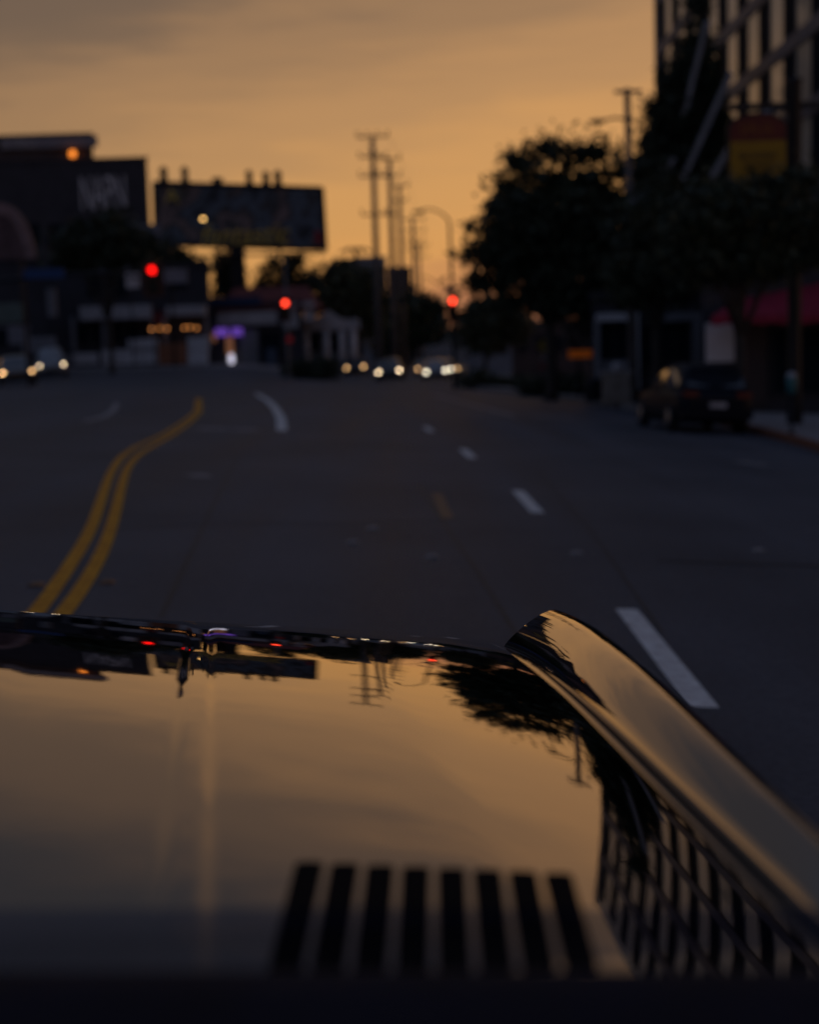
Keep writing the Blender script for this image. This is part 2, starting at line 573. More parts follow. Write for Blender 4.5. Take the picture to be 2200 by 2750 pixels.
# left pavement in front of the restaurants
m = MB()
lp = [(-60, 92), (-34, 96), (-20, 99), (-12.5, 101), (-7, 104), (-5, 112), (-6, 140), (-8, 200)]
lpq = []
for a, b in zip(lp, lp[1:]):
    n = max(1, int(math.dist(a, b) / 2))
    lpq += [(a[0] + (b[0] - a[0]) * k / n, a[1] + (b[1] - a[1]) * k / n) for k in range(n)]
front = [(x, y, G(x, y) - .02) for x, y in lpq]
top = [(x - .02, y + .02, G(x, y) + .14) for x, y in lpq]
back = [(x - .3 * 0 - (24 if y > 106 else 0), y + (24 if y <= 106 else 0), G(x - (24 if y > 106 else 0), y + (24 if y <= 106 else 0)) + .14) for x, y in lpq]
mids = [[tuple(np.array(t) * (1 - k / 6) + np.array(b) * k / 6) for t, b in zip(top, back)] for k in range(1, 6)]
mids = [[(x, y, G(x, y) + .14) for x, y, z in row] for row in mids]
m.grid([front, top] + mids + [back])
struct(m.build('pavement_beyond', M_CONC))


# ------------------------------------------------------------------ leaves and trees
def leaf_cloud(blobs, n, size, name, mt, parent, seed=0, shell=.55, local=False, droop=0.0):
    """blobs: (x,y,z,rx,ry,rz,weight); many small leaf faces spread through the volumes"""
    rng = np.random.default_rng(seed)
    w = np.array([b[6] if len(b) > 6 else b[3] * b[4] * b[5] for b in blobs], float)
    idx = rng.choice(len(blobs), n, p=w / w.sum())
    B = np.array([b[:6] for b in blobs])[idx]
    d = rng.normal(size=(n, 3))
    d /= np.linalg.norm(d, axis=1, keepdims=True)
    rr = rng.random(n) ** (1 / 3 * (1 - shell) + .05)
    rr *= 1 + .16 * rng.normal(size=n)
    c = B[:, :3] + d * rr[:, None] * B[:, 3:6]
    K = max(12, n // 60)                # twig ends: most leaves gather in sprays round them
    cid = rng.integers(0, K, n)
    ctr = B[:K, :3] + d[:K] * np.clip(rr[:K], 0, 1.04)[:, None] * B[:K, 3:6]
    spread = size * rng.uniform(1.0, 2.6, K)
    cl_pts = ctr[cid] + rng.normal(size=(n, 3)) * spread[cid][:, None] * np.array([1, 1, .75])
    take = rng.random(n) < .80
    c = np.where(take[:, None], cl_pts, c)
    a = rng.normal(size=(n, 3))
    a[:, 2] -= droop
    a /= np.linalg.norm(a, axis=1, keepdims=True)
    q = rng.normal(size=(n, 3))
    b = np.cross(a, q)
    b /= np.linalg.norm(b, axis=1, keepdims=True)
    s = size * (.6 + .8 * rng.random(n))[:, None]
    v = np.stack([c - a * s, c + b * s * .45, c + a * s, c - b * s * .45], 1).reshape(-1, 3)
    if parent is not None and not local:
        v = v - np.array(parent.location)
    me = bpy.data.meshes.new(name)
    me.vertices.add(4 * n)
    me.vertices.foreach_set('co', v.ravel())
    me.loops.add(4 * n)
    me.loops.foreach_set('vertex_index', np.arange(4 * n))
    me.polygons.add(n)
    me.polygons.foreach_set('loop_start', np.arange(0, 4 * n, 4))
    me.polygons.foreach_set('loop_total', np.full(n, 4))
    me.materials.append(mt)
    me.update(calc_edges=True)
    o = bpy.data.objects.new(name, me)
    COL.objects.link(o)
    o.parent = parent
    return o


def pblobs(lst, Y, depth=1.0):
    out = []
    for t in lst:
        px, py, rx, ry = t[:4]
        dy = t[4] if len(t) > 4 else 0
        k = (Y + dy) / FPX
        p = W(px, py, Y + dy)
        out.append((p.x, p.y, p.z, rx * k, max(rx, ry) * k * depth, ry * k, t[5] if len(t) > 5 else rx * ry * k * k))
    return out


def tree(label, cat, base_px, Y, blobs, n, size, mt=M_LEAF, trunk_r=.18, name='street_tree', seed=1, shell=.5, limbs=5, group=None, depth=.8, lean=0.0):
    bx = W(base_px, 1000, Y).x
    bz = G(bx, Y) + (.14 if Y < 99 and bx > 2 else 0)
    t = thing(name, label, cat, (bx, Y, bz), group=group)
    bl = pblobs(blobs, Y, depth)
    leaf_cloud(bl, n, size, 'crown', mt, t, seed, shell)
    rng = random.Random(seed)
    m = MB()
    big = max(bl, key=lambda b: b[3] * b[5])
    topz = big[2]
    fork = bz + (topz - bz) * .45
    fx = bx + (big[0] - bx) * .4 + lean
    m.tube([(bx, Y, bz - .25), (bx + .03, Y, bz + .3), ((bx + fx) / 2 + .05, Y, (bz + fork) / 2), (fx, Y, fork)], [trunk_r * 1.45, trunk_r, trunk_r * .85, trunk_r * .75])
    for b in sorted(bl, key=lambda q: -q[3])[:limbs]:
        mid = ((fx + b[0]) / 2 + rng.uniform(-.2, .2), (Y + b[1]) / 2, fork + (b[2] - fork) * .6)
        m.tube([(fx, Y, fork - .1), mid, (b[0], b[1], b[2])], [trunk_r * .6, trunk_r * .38, trunk_r * .12], 6)
    m.build('trunk', M_BARK, t, smooth=True)
    return t


# the large tree over the right pavement
tree('tall broad dark tree with gaps of sunset sky, left of the pale tower', 'tree', 1480, 56,
     [(1470, 620, 170, 120), (1400, 580, 100, 70), (1330, 640, 75, 45), (1290, 685, 42, 22), (1340, 730, 70, 35), (1300, 765, 40, 22), (1420, 720, 120, 75),
      (1540, 540, 120, 80), (1620, 600, 120, 110), (1560, 720, 140, 90), (1660, 720, 100, 110), (1450, 500, 75, 45, 0, 0.68), (1410, 430, 45, 35, 0, 0.32), (1440, 395, 45, 22, 0, 0.21),
      (1530, 425, 48, 25, 0, 0.25), (1600, 420, 50, 28, 0, 0.28), (1550, 500, 35, 35, 0, 0.25), (1660, 455, 55, 25, 0, 0.28), (1730, 470, 45, 35, 0, 0.32), (1700, 560, 60, 50), (1390, 800, 70, 30, 0, 0.23),
      (1255, 690, 24, 15, 0, .06), (1272, 768, 26, 15, 0, .07), (1330, 560, 28, 16, 0, .08), (1475, 380, 26, 14, 0, .1), (1500, 800, 90, 45, 0, 2.0), (1600, 810, 90, 50, 0, 2.2), (1355, 560, 45, 22, 0, .6), (1365, 500, 30, 22, 0, .35)],
     26000, .17, seed=3, trunk_r=.24, limbs=12)
# tree under the hanging sign
tree('dark leafy pavement tree whose crown covers the foot of the hanging sign', 'tree', 1985, 33,
     [(2000, 600, 150, 80), (1900, 620, 110, 90), (2110, 590, 110, 75), (1960, 700, 130, 70), (2080, 690, 100, 60), (1850, 700, 80, 70), (1940, 530, 60, 30, 0, .5), (2060, 525, 60, 28, 0, .5), (2130, 500, 40, 30, 0, .3), (2180, 640, 60, 80)],
     15000, .11, seed=5, trunk_r=.13, limbs=7)
tree('dark rounded tree between the street pole banner and the hanging sign', 'tree', 1760, 47,
     [(1760, 640, 90, 110), (1830, 600, 90, 90), (1720, 740, 90, 80), (1820, 740, 90, 70), (1790, 540, 50, 40, 0, .7), (1880, 560, 60, 50, 0, .9)],
     10000, .14, seed=6, trunk_r=.15, limbs=5)
# far trees on the left of the street
tree('dense round tree behind the white columned building', 'tree', 915, 122, [(900, 780, 55, 45), (950, 800, 60, 55), (890, 830, 40, 60), (960, 860, 60, 70), (1000, 800, 40, 55), (920, 745, 35, 22)], 5000, .38, M_LEAF2, seed=8, limbs=4, depth=.9)
tree('low dark domed tree at the end of the pole line', 'tree', 1125, 150, [(1090, 860, 50, 60), (1130, 860, 50, 55), (1165, 865, 30, 45), (1110, 820, 40, 25), (1060, 890, 40, 55)], 4500, .42, M_LEAF, seed=9, limbs=4, depth=.9)
tree('thin open tree with sky showing through under the right half of the billboard', 'tree', 760, 128, [(760, 735, 50, 40, 0, .8), (715, 745, 32, 35, 0, .4), (800, 740, 35, 35, 0, .5), (775, 700, 40, 18, 0, .3), (830, 755, 22, 25, 0, .25)], 1500, .30, M_LEAF, seed=10, trunk_r=.14, limbs=5, depth=.9)
tree('narrow dark tree against the billboard post', 'tree', 606, 126, [(606, 745, 24, 35), (604, 705, 12, 22), (612, 775, 34, 25)], 1500, .3, M_LEAF, seed=11, limbs=3, trunk_r=.12)
tree('bushy dark tree in front of the tall pale sign lettering', 'tree', 300, 92, [(290, 620, 70, 40), (230, 640, 60, 45), (350, 655, 60, 45), (400, 670, 30, 30), (280, 680, 90, 40), (200, 690, 50, 40)], 5000, .26, M_LEAF, seed=12, limbs=5)
tree('hazy roadside tree to the right of the lamp post signal', 'tree', 1300, 100, [(1270, 870, 40, 60), (1310, 880, 60, 70), (1370, 870, 60, 60), (1330, 830, 40, 25, 0, .5)], 4500, .26, M_LEAF2, seed=13, limbs=4)
tree('small dark treetop left of the billboard post', 'tree', 465, 118, [(455, 700, 45, 28), (500, 712, 40, 22), (430, 680, 25, 22), (540, 722, 25, 12)], 1800, .28, M_LEAF, seed=14, limbs=3, trunk_r=.12)
# palm
pp = W(955, 672, 160)
t = thing('palm_tree', 'small distant palm beside the pale apartment block', 'palm tree', (pp.x, 160, G(pp.x, 160)))
m = MB()
m.tube([(pp.x + .3, 160, G(pp.x, 160) - .2), (pp.x + .1, 160, pp.z * .5), (pp.x, 160, pp.z)], [.3, .22, .2], 7)
m.build('trunk', M_BARK, t, True)
for k in range(11):
    a = 2 * math.pi * k / 11
    m = MB()
    pts = [Vector((pp.x + math.cos(a) * r * 1.0, 160 + math.sin(a) * r, pp.z + .55 * r - .36 * r * r)) for r in (0, .5, 1.0, 1.5, 2.0)]
    sd = Vector((-math.sin(a), math.cos(a), -.15))
    m.grid([[p - sd * w for p, w in zip(pts, (.05, .2, .26, .2, .02))], [p + Vector((0, 0, .06)) for p in pts], [p + sd * w for p, w in zip(pts, (.05, .2, .26, .2, .02))]])
    m.build('frond', M_LEAF, t)


def hedge(label, x0px, x1px, ytop, ybot, Y, n, size, mt=M_LEAF, seed=1, name='hedge', dpt=1.0):
    x0, x1, z0, z1 = rect(x0px, ytop, x1px, ybot, Y)
    cx = (x0 + x1) / 2
    g = G(cx, Y)
    t = thing(name, label, 'hedge' if name == 'hedge' else 'bush', (cx, Y, g))
    rng = random.Random(seed)
    bl = []
    k = max(2, int((x1 - x0) / 1.0))
    h = max(.4, z1 - g)
    for i in range(k):
        x = x0 + (x1 - x0) * (i + .5) / k
        zz = h * rng.uniform(.36, .5)
        bl.append((x, Y + rng.uniform(-.2, .2), G(x, Y) + zz * 1.0, (x1 - x0) / k * .8, dpt, zz * 1.0))
    leaf_cloud(bl, n, size, 'leaves', mt, t, seed, .4)
    for i in range(k):
        x = x0 + (x1 - x0) * (i + .5) / k
        m = MB()
        m.tube([(x, Y, G(x, Y) - .1), (x + .05, Y, G(x, Y) + h * .6)], [.05, .02], 5)
        m.build('stem', M_BARK, t)
    return t


hedge('dark low hedge on the median behind the middle red signal', 780, 892, 958, 1010, 88, 4200, .13, seed=21)
hedge('low dark hedge at the kerb beyond the right street lamp', 1250, 1420, 1000, 1050, 76, 3500, .12, M_LEAF2, seed=22)
hedge('dark planting bed under the broad tree', 1425, 1570, 1015, 1075, 62, 3500, .11, seed=23)


# ------------------------------------------------------------------ buildings on the left
def building(name, label, px0, py0, px1, Y, depth, mt, py_base=None, cat='building'):
    x0, x1, z0, z1 = rect(px0, py0, px1, 1000, Y)
    cx = (x0 + x1) / 2
    g = min(G(x0, Y), G(x1, Y), G(cx, Y + depth))
    t = thing(name, label, cat, (cx, Y, g))
    sk = -.32 if px1 < 1100 else .30          # side walls follow the diagonal side street

    def skew(q):
        q.v = [(x + sk * max(0, y - Y), y, z) for x, y, z in q.v]
        return q
    m = MB()
    m.box(x0, x1, Y, Y + depth, g - .4, z1)
    skew(m).build('wall', mt, t)
    m = MB()
    m.box(x0 - .12, x1 + .12, Y - .12, Y + .25, z1 - .02, z1 + .28)
    m.box(x0 - .12, x0 + .25, Y + .25, Y + depth, z1 - .02, z1 + .28)
    m.box(x1 - .25, x1 + .12, Y + .25, Y + depth, z1 - .02, z1 + .28)
    skew(m).build('parapet', mt, t)
    return t, (x0, x1, g, z1)


def slab(t, px0, py0, px1, py1, Y, d, name, mt, label=None):
    x0, x1, z0, z1 = rect(px0, py0, px1, py1, Y)
    m = MB()
    m.box(x0, x1, Y - d, Y + .03, z0, z1)
    return m.build(name, mt, t, label=label)


def window(t, px0, py0, px1, py1, Y, mull=0):
    x0, x1, z0, z1 = rect(px0, py0, px1, py1, Y)
    m = MB()
    f = .09
    m.box(x0, x1, Y - .10, Y + .02, z0, z0 + f)
    m.box(x0, x1, Y - .10, Y + .02, z1 - f, z1)
    m.box(x0, x0 + f, Y - .10, Y + .02, z0 + f, z1 - f)
    m.box(x1 - f, x1, Y - .10, Y + .02, z0 + f, z1 - f)
    for k in range(mull):
        xm = x0 + (x1 - x0) * (k + 1) / (mull + 1)
        m.box(xm - .04, xm + .04, Y - .09, Y + .02, z0 + f, z1 - f)
    w = m.build('window', M_WINF, t)
    m = MB()
    m.box(x0 + f, x1 - f, Y - .05, Y - .02, z0 + f, z1 - f)
    m.build('pane', M_WIN, w)
    return w


YB = 150
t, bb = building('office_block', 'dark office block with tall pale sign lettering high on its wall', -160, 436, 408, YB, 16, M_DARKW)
x0, x1, z0, z1 = rect(216, 472, 337, 562, YB)
lettering('NAPN', 'sign_lettering', M_WHITEW, t, x0, x1, z0, z1, YB - .08, shear=0)
for i in range(7):
    for j in range(2):
        window(t, -120 + i * 62, 600 + j * 95, -78 + i * 62, 655 + j * 95, YB, 1)
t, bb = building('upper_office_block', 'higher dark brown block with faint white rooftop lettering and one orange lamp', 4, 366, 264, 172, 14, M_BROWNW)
slab(t, 4, 369, 262, 398, 172, .35, 'fascia', M_SIGG, 'grey fascia band at roof level')
x0, x1, z0, z1 = rect(8, 372, 96, 398, 172)
lettering('ETRO', 'roof_lettering', M_PALEW, t, x0, x1, z0, z1, 172 - .42)
p = W(194, 413, 171.3)
m = MB()
m.ball(p, .42)
m.build('lamp', E_ORANGE, t, True, label='glowing orange lamp')
m = MB()
m.tube([(p.x, p.y, p.z + .1), (p.x, 172.1, p.z + .5)], .06, 6)
m.build('lamp_bracket', M_DARKM, t)

# arched sign at the left edge
YA = 66
ca = W(0, 640, YA)
g = G(ca.x, YA)
t = thing('arched_sign', 'large rounded sign with faint pink rim at the left edge', 'sign', (ca.x, YA, g))
k = YA / FPX
m = MB()
arc = [(ca.x + 88 * k * math.cos(a), ca.z - 55 * k + 148 * k * math.sin(a)) for a in np.linspace(0, math.pi, 22)]
m.prism(arc, YA, YA + .3)
m.build('board', mat('dull_pink_board', (.14, .085, .09), .75, vary=.4, scale=1.0), t)
m = MB()
arc2 = [(ca.x + 62 * k * math.cos(a), ca.z - 55 * k + 118 * k * math.sin(a)) for a in np.linspace(0, math.pi, 22)]
for (a, b), (c, d) in zip(zip(arc, arc[1:]), zip(arc2, arc2[1:])):
    m.add([(a[0], YA - .06, a[1]), (b[0], YA - .06, b[1]), (d[0], YA - .06, d[1]), (c[0], YA - .06, c[1]),
           (a[0], YA + .02, a[1]), (b[0], YA + .02, b[1]), (d[0], YA + .02, d[1]), (c[0], YA + .02, c[1])],
          [(0, 1, 2, 3), (0, 4, 5, 1), (3, 2, 6, 7), (4, 7, 6, 5)])
m.build('rim', mat('dusty_pink_paint', (.30, .20, .20), .7, vary=.3, scale=1.5), t)
for dx in (-.9, .9):
    m = MB()
    m.tube([(ca.x + dx, YA + .15, g - .3), (ca.x + dx, YA + .15, ca.z - 50 * k)], .09)
    m.build('post', M_DARKM, t)

# corner shop at the far left
YC = 94
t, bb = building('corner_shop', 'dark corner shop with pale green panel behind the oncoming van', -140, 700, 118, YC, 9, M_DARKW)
slab(t, -60, 815, 62, 868, YC, .2, 'green_panel', mat('pale_green_panel', (.16, .20, .17), .7), 'pale green wall panel')
slab(t, -60, 874, 80, 925, YC, .06, 'shop_front', M_SIGG)
window(t, -40, 880, 20, 930, YC - .06, 2)
slab(t, 128, 775, 152, 850, YC, .3, 'pilaster', M_GREYW)
slab(t, 60, 905, 150, 948, YC, .12, 'low_wall', M_GREYW)

# restaurant with terrace
YR = 108
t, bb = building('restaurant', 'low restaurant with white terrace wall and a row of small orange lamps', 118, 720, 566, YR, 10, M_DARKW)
pb = t
slab(t, 222, 822, 412, 858, YR, 1.1, 'canopy', M_PALEW, 'long pale canopy edge')
slab(t, 452, 822, 556, 848, YR, 1.1, 'canopy', M_PALEW, 'short pale canopy edge')
slab(t, 415, 836, 445, 872, YR, .5, 'red_panel', mat('dark_red_panel', (.16, .03, .04), .7), 'small dark red panel')
for a, b in [(200, 262), (275, 425), (505, 560)]:
    slab(t, a, 938 if b > 270 else 948, b, 978, YR - 2, .35, 'terrace_wall', M_WHITEW)
slab(t, 345, 910, 424, 942, YR - 2.05, .30, 'terrace_wall', M_WHITEW)
slab(t, 425, 922, 506, 978, YR - 2.02, .33, 'brick_panel', mat('orange_brick_panel', (.42, .16, .08), .8, vary=.35, scale=6), 'orange brick panel in the terrace wall')
slab(t, 505, 905, 560, 940, YR - 2.05, .30, 'terrace_wall', M_WHITEW)
slab(t, 118, 952, 200, 975, YR - 2, .3, 'terrace_wall', M_GREYW)
for i in range(5):
    window(t, 200 + i * 46, 868, 238 + i * 46, 925, YR, 1)
for px in (198, 280, 410, 445, 556):
    slab(t, px - 5, 850, px + 5, 945, YR - .3, .35, 'column', M_GREYW)
for px, py in [(406, 884), (428, 882), (448, 883), (494, 880), (510, 879), (528, 881)]:
    p = W(px, py, YR - 1.0)
    m = MB()
    m.ball(p, .085, n=8, m=5)
    l = m.build('terrace_lamp', E_STRING, t, True)
    m = MB()
    m.tube([p, (p.x, p.y, p.z + .9)], .012, 5)
    m.build('cord', M_BLACK, l)
for px0, px1, py0, py1 in [(232, 268, 745, 800), (300, 340, 745, 800), (450, 500, 735, 775)]:
    window(t, px0, py0, px1, py1, YR, 1)
slab(t, 225, 715, 345, 735, YR, .2, 'sign_fascia', M_SIGG)

# cafe with neon
YN = 112
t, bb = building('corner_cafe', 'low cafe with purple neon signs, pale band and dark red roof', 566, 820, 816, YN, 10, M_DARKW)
slab(t, 585, 838, 745, 872, YN, .5, 'pale_band', M_PALEW)
x0, x1, z0, z1 = rect(575, 765, 860, 832, YN)
m = MB()
m.add([(x0, YN - .6, z0), (x1, YN - .6, z0), (x1, YN + 10, z0), (x0, YN + 10, z0), (x0 + 1.2, YN + 3.5, z1), (x1 - 1.2, YN + 3.5, z1)],
      [(0, 1, 5, 4), (1, 2, 5), (2, 3, 4, 5), (3, 0, 4), (0, 3, 2, 1)])
m.build('roof', mat('dark_red_roof_tile', (.20, .045, .035), .8, vary=.3, scale=2), t)
slab(t, 578, 882, 612, 902, YN - .5, .12, 'neon_sign', E_PURP)
slab(t, 622, 881, 650, 901, YN - .5, .12, 'neon_sign', E_PURP)
slab(t, 608, 904, 626, 950, YN, .15, 'doorway_panel', E_TAN, 'warm lit doorway post')
slab(t, 560, 895, 580, 918, YN, .15, 'doorway_panel', E_TAN)
p = W(621, 964, YN - .4)
m = MB()
m.ball(p, .22, .1, .42)
m.build('door_lamp', E_WHITE, t, True, label='bright white lamp low at the doorway')
slab(t, 645, 885, 694, 985, YN, .25, 'wall_panel', M_GREYW)
window(t, 700, 890, 755, 960, YN, 1)
slab(t, 716, 935, 744, 985, YN - .2, .5, 'blue_bin', mat('blue_grey_plastic', (.07, .10, .15), .6))
slab(t, 760, 815, 800, 880, YN, .3, 'wall_panel', M_PALEW)
slab(t, 815, 810, 845, 862, YN, .3, 'wall_panel', M_PALEW)
slab(t, 560, 798, 700, 822, YN - .2, .2, 'blue_fascia', mat('dark_blue_fascia', (.02, .045, .12), .6))

# white building with columns
YW = 116
t, bb = building('columned_building', 'small white building with four columns and a pediment', 812, 866, 962, YW, 8, M_GREYW)
slab(t, 806, 862, 966, 886, YW - .8, .5, 'entablature', M_PALEW)
x0, x1, z0, z1 = rect(840, 832, 925, 862, YW - .8)
m = MB()
m.prism([(x0, z0), (x1, z0), ((x0 + x1) / 2, z1)], YW - 1.3, YW - .8)
m.build('pediment', M_PALEW, t)
for px in (822, 876, 918, 948):
    a, b = W(px, 886, YW - 1.05), W(px, 972, YW - 1.05)
    m = MB()
    m.tube([(a.x, a.y, G(a.x, a.y)), (a.x, a.y, a.z)], [.26, .22], 12)
    m.build('column', M_WHITEW, t, True)
for px in (848, 897, 933):
    window(t, px - 12, 895, px + 12, 945, YW)

# low blocks closing the far right of the street
t, bb = building('brick_block', 'dim low block far behind the broad tree trunk', 1375, 868, 1640, 128, 12, M_BROWNW)
for i in range(5):
    window(t, 1390 + i * 48, 900, 1420 + i * 48, 945, 128, 1)
t, bb = building('grey_block', 'dim grey two storey block at the end of the street right of the signal', 1255, 858, 1378, 150, 12, M_GREYW)
for i in range(3):
    window(t, 1268 + i * 36, 880, 1290 + i * 36, 905, 150)
    window(t, 1268 + i * 36, 925, 1290 + i * 36, 950, 150)

# apartment block behind
t, bb = building('apartment_block', 'pale grey apartment block beyond the trees under the tall pole', 962, 695, 1042, 175, 14, M_GREYW)
x0, x1, z0, z1 = rect(1042, 716, 1106, 900, 177)
m = MB()
m.box(x0, x1, 177, 190, z0 - 4, z1)
m.build('wing', M_BROWNW, t)
for i in range(3):
    for j in range(4):
        window(t, 972 + i * 25, 715 + j * 30, 986 + i * 25, 735 + j * 30, 175)
for j in range(4):
    window(t, 1055, 735 + j * 30, 1069, 755 + j * 30, 177)
    window(t, 1082, 735 + j * 30, 1096, 755 + j * 30, 177)

# ------------------------------------------------------------------ billboard
YBB = 122


def poster():
    m = bpy.data.materials.new('billboard_poster')
    m.use_nodes = True
    nt = m.node_tree
    b = nt.nodes['Principled BSDF']
    b.inputs['Roughness'].default_value = .6
    tcn = nt.nodes.new('ShaderNodeTexCoord')
    n = nt.nodes.new('ShaderNodeTexNoise')
    n.inputs['Scale'].default_value = .30
    n.inputs['Detail'].default_value = 5
    nt.links.new(tcn.outputs['Object'], n.inputs['Vector'])
    rp = nt.nodes.new('ShaderNodeValToRGB')
    e = rp.color_ramp
    for p, c in [(.36, (.03, .03, .035)), (.45, (.14, .17, .21)), (.51, (.05, .045, .04)), (.57, (.30, .21, .19)), (.63, (.05, .05, .05)), (.72, (.33, .27, .18))]:
        q = e.elements.new(p)
        q.color = (*c, 1)
    e.elements[0].color = (.05, .05, .055, 1)
    e.elements[-1].color = (.12, .10, .10, 1)
    nt.links.new(n.outputs['Fac'], rp.inputs[0])
    nt.links.new(rp.outputs[0], b.inputs['Base Color'])
    return m


x0, x1, z0, z1 = rect(420, 500, 870, 668, YBB)
cx = W(638, 1000, YBB).x
g = G(cx, YBB)
t = thing('billboard', 'wide dark billboard with yellow script and cut-out shapes along its top edge', 'billboard', (cx, YBB, g))
tl, tr, br, bl_ = W(412, 490, YBB + .6), W(866, 505, YBB), W(876, 670, YBB), W(417, 657, YBB + .6)
m = MB()
back = Vector((0, .45, 0))
m.add([tl, tr, br, bl_, tl + back, tr + back, br + back, bl_ + back], [(3, 2, 1, 0), (4, 5, 6, 7), (0, 1, 5, 4), (1, 2, 6, 5), (2, 3, 7, 6), (3, 0, 4, 7)])
m.build('poster', poster(), t)
m = MB()
fr = Vector((0, -.05, 0))
for a, b in ((tl, tr), (tr, br), (br, bl_), (bl_, tl)):
    m.tube([a + fr, b + fr], .14, 4)
m.build('frame', M_DARKM, t)
YF = YBB - .12
x0, x1, z0, z1 = rect(540, 600, 778, 656, YF)
lettering('fantastic', 'script_lettering', mat('gold_poster_ink', (.85, .55, .10), .6, vary=.3, scale=1), t, x0, x1, z0, z1, YF, shear=.3)
x0, x1, z0, z1 = rect(440, 508, 480, 545, YF + .1)
lettering('A', 'poster_initial', MATS['gold_poster_ink'], t, x0, x1, z0, z1, YF + .1)
slab(t, 846, 620, 864, 655, YF + .1, .1, 'red_badge', mat('red_poster_ink', (.30, .02, .03), .6), 'small dark red badge')
for px, h, w in [(440, 44, 22), (497, 46, 20), (584, 20, 32), (670, 42, 19), (715, 40, 21), (747, 44, 22)]:
    k = YBB / FPX
    yt = 492 + (px - 420) * .031
    p = W(px, yt, YBB + .2)
    m = MB()
    hh, ww = h * k, w * k
    poly = [(-.55, -.1), (-.5, .25), (-.32, .5), (-.5, .66), (-.42, .88), (0, 1.0), (.42, .88), (.5, .66), (.32, .5), (.5, .25), (.55, -.1)]
    m.prism([(p.x + a * ww, p.z + b * hh) for a, b in poly], YBB + .05, YBB + .35)
    m.build('cut_out', M_DARKM, t)
m = MB()
a, b = W(618, 700, YBB + .5), W(655, 700, YBB + .5)
m.box(a.x, b.x, YBB + .3, YBB + 1.4, g - .5, W(636, 665, YBB).z)
m.build('post', M_DARKM, t)
m = MB()
a, b = W(440, 664, YBB - .6), W(876, 676, YBB - .6)
m.box(a.x, b.x, YBB - 1.0, YBB - .1, min(a.z, b.z) - .12, min(a.z, b.z))
m.build('catwalk', M_DARKM, t)
for px in (500, 585, 750):
    p = W(px, 672, YBB + .3)
    m = MB()
    m.box(p.x - .12, p.x + .12, YBB + .2, YBB + .5, p.z - 2.0 if px == 585 else p.z - .5, p.z + .1)
    m.build('brace', M_DARKM, t)


# ------------------------------------------------------------------ poles, lamps and signals
def crossarm(t, p, half, drop=0.0, pins=4, name='crossarm'):
    m = MB()
    m.box(p[0] - half, p[0] + half, p[1] - .26, p[1] - .16, p[2] - .055, p[2] + .055)
    a = m.build(name, M_WOOD, t)
    for k in range(pins):
        x = p[0] - half * .95 + 2 * half * .95 * k / max(1, pins - 1)
        if abs(x - p[0]) < .3:
            continue
        m = MB()
        m.tube([(x, p[1] - .2, p[2] + .05), (x, p[1] - .2, p[2] + .18), (x, p[1] - .2, p[2] + .2), (x, p[1] - .2, p[2] + .34)], [.025, .025, .085, .06], 8)
        m.build('insulator', M_DARKM, a, True)
    return a


pole_rows = [(1000, 365, 96, 'tallest and nearest of the row of wooden utility poles', [(368, 1.05), (422, .95), (474, .95), (577, .9)]),
             (1046, 425, 107, 'second tallest utility pole, just behind the tallest', [(428, .8), (474, .8), (577, .6)]),
             (1072, 493, 123, 'third utility pole, slimmer, in the middle of the row', [(500, .8), (540, .7)]),
             (1108, 582, 150, 'fourth utility pole, thin, left of the curved street lamp', [(590, 1.3), (620, 1.3), (645, 1.2), (670, 1.2)]),
             (1125, 650, 184, 'farthest and shortest utility pole, below the street lamp head', [(660, 1.4), (690, 1.3)])]
arm_ends = []
for px, py, Y, lab, arms in pole_rows:
    p = W(px, py, Y)
    g = G(p.x, Y)
    t = thing('utility_pole', lab, 'utility pole', (p.x, Y, g), group='wooden utility poles along the street')
    m = MB()
    m.tube([(p.x, Y, g - .4), (p.x, Y, (g + p.z) / 2), (p.x, Y, p.z)], [.24, .20, .15], 10)
    m.build('pole', M_WOOD, t, True)
    for py2, half in arms:
        q = W(px, py2, Y)
        crossarm(t, (p.x, Y, q.z), half)
    q = W(px, arms[0][0], Y)
    arm_ends.append((p.x, Y - .2, q.z + .4, arms[0][1] * .95))
# wires strung along the row
for sgn, nm in ((-1, 'left'), (1, 'right')):
    m = MB()
    pts = [(a[0] + sgn * a[3], a[1], a[2]) for a in arm_ends]
    for a, b in zip(pts, pts[1:]):
        m.tube([Vector(a).lerp(Vector(b), k / 8) - Vector((0, 0, 1.2 * 4 * (k / 8) * (1 - k / 8) * ((Vector(b) - Vector(a)).length / 40))) for k in range(9)], .012, 5)
    o = m.build('overhead_wire', M_BLACK)
    o['label'] = 'thin overhead wire on the %s ends of the pole crossarms' % nm
    o['category'] = 'wire'
    o['group'] = 'overhead wires'


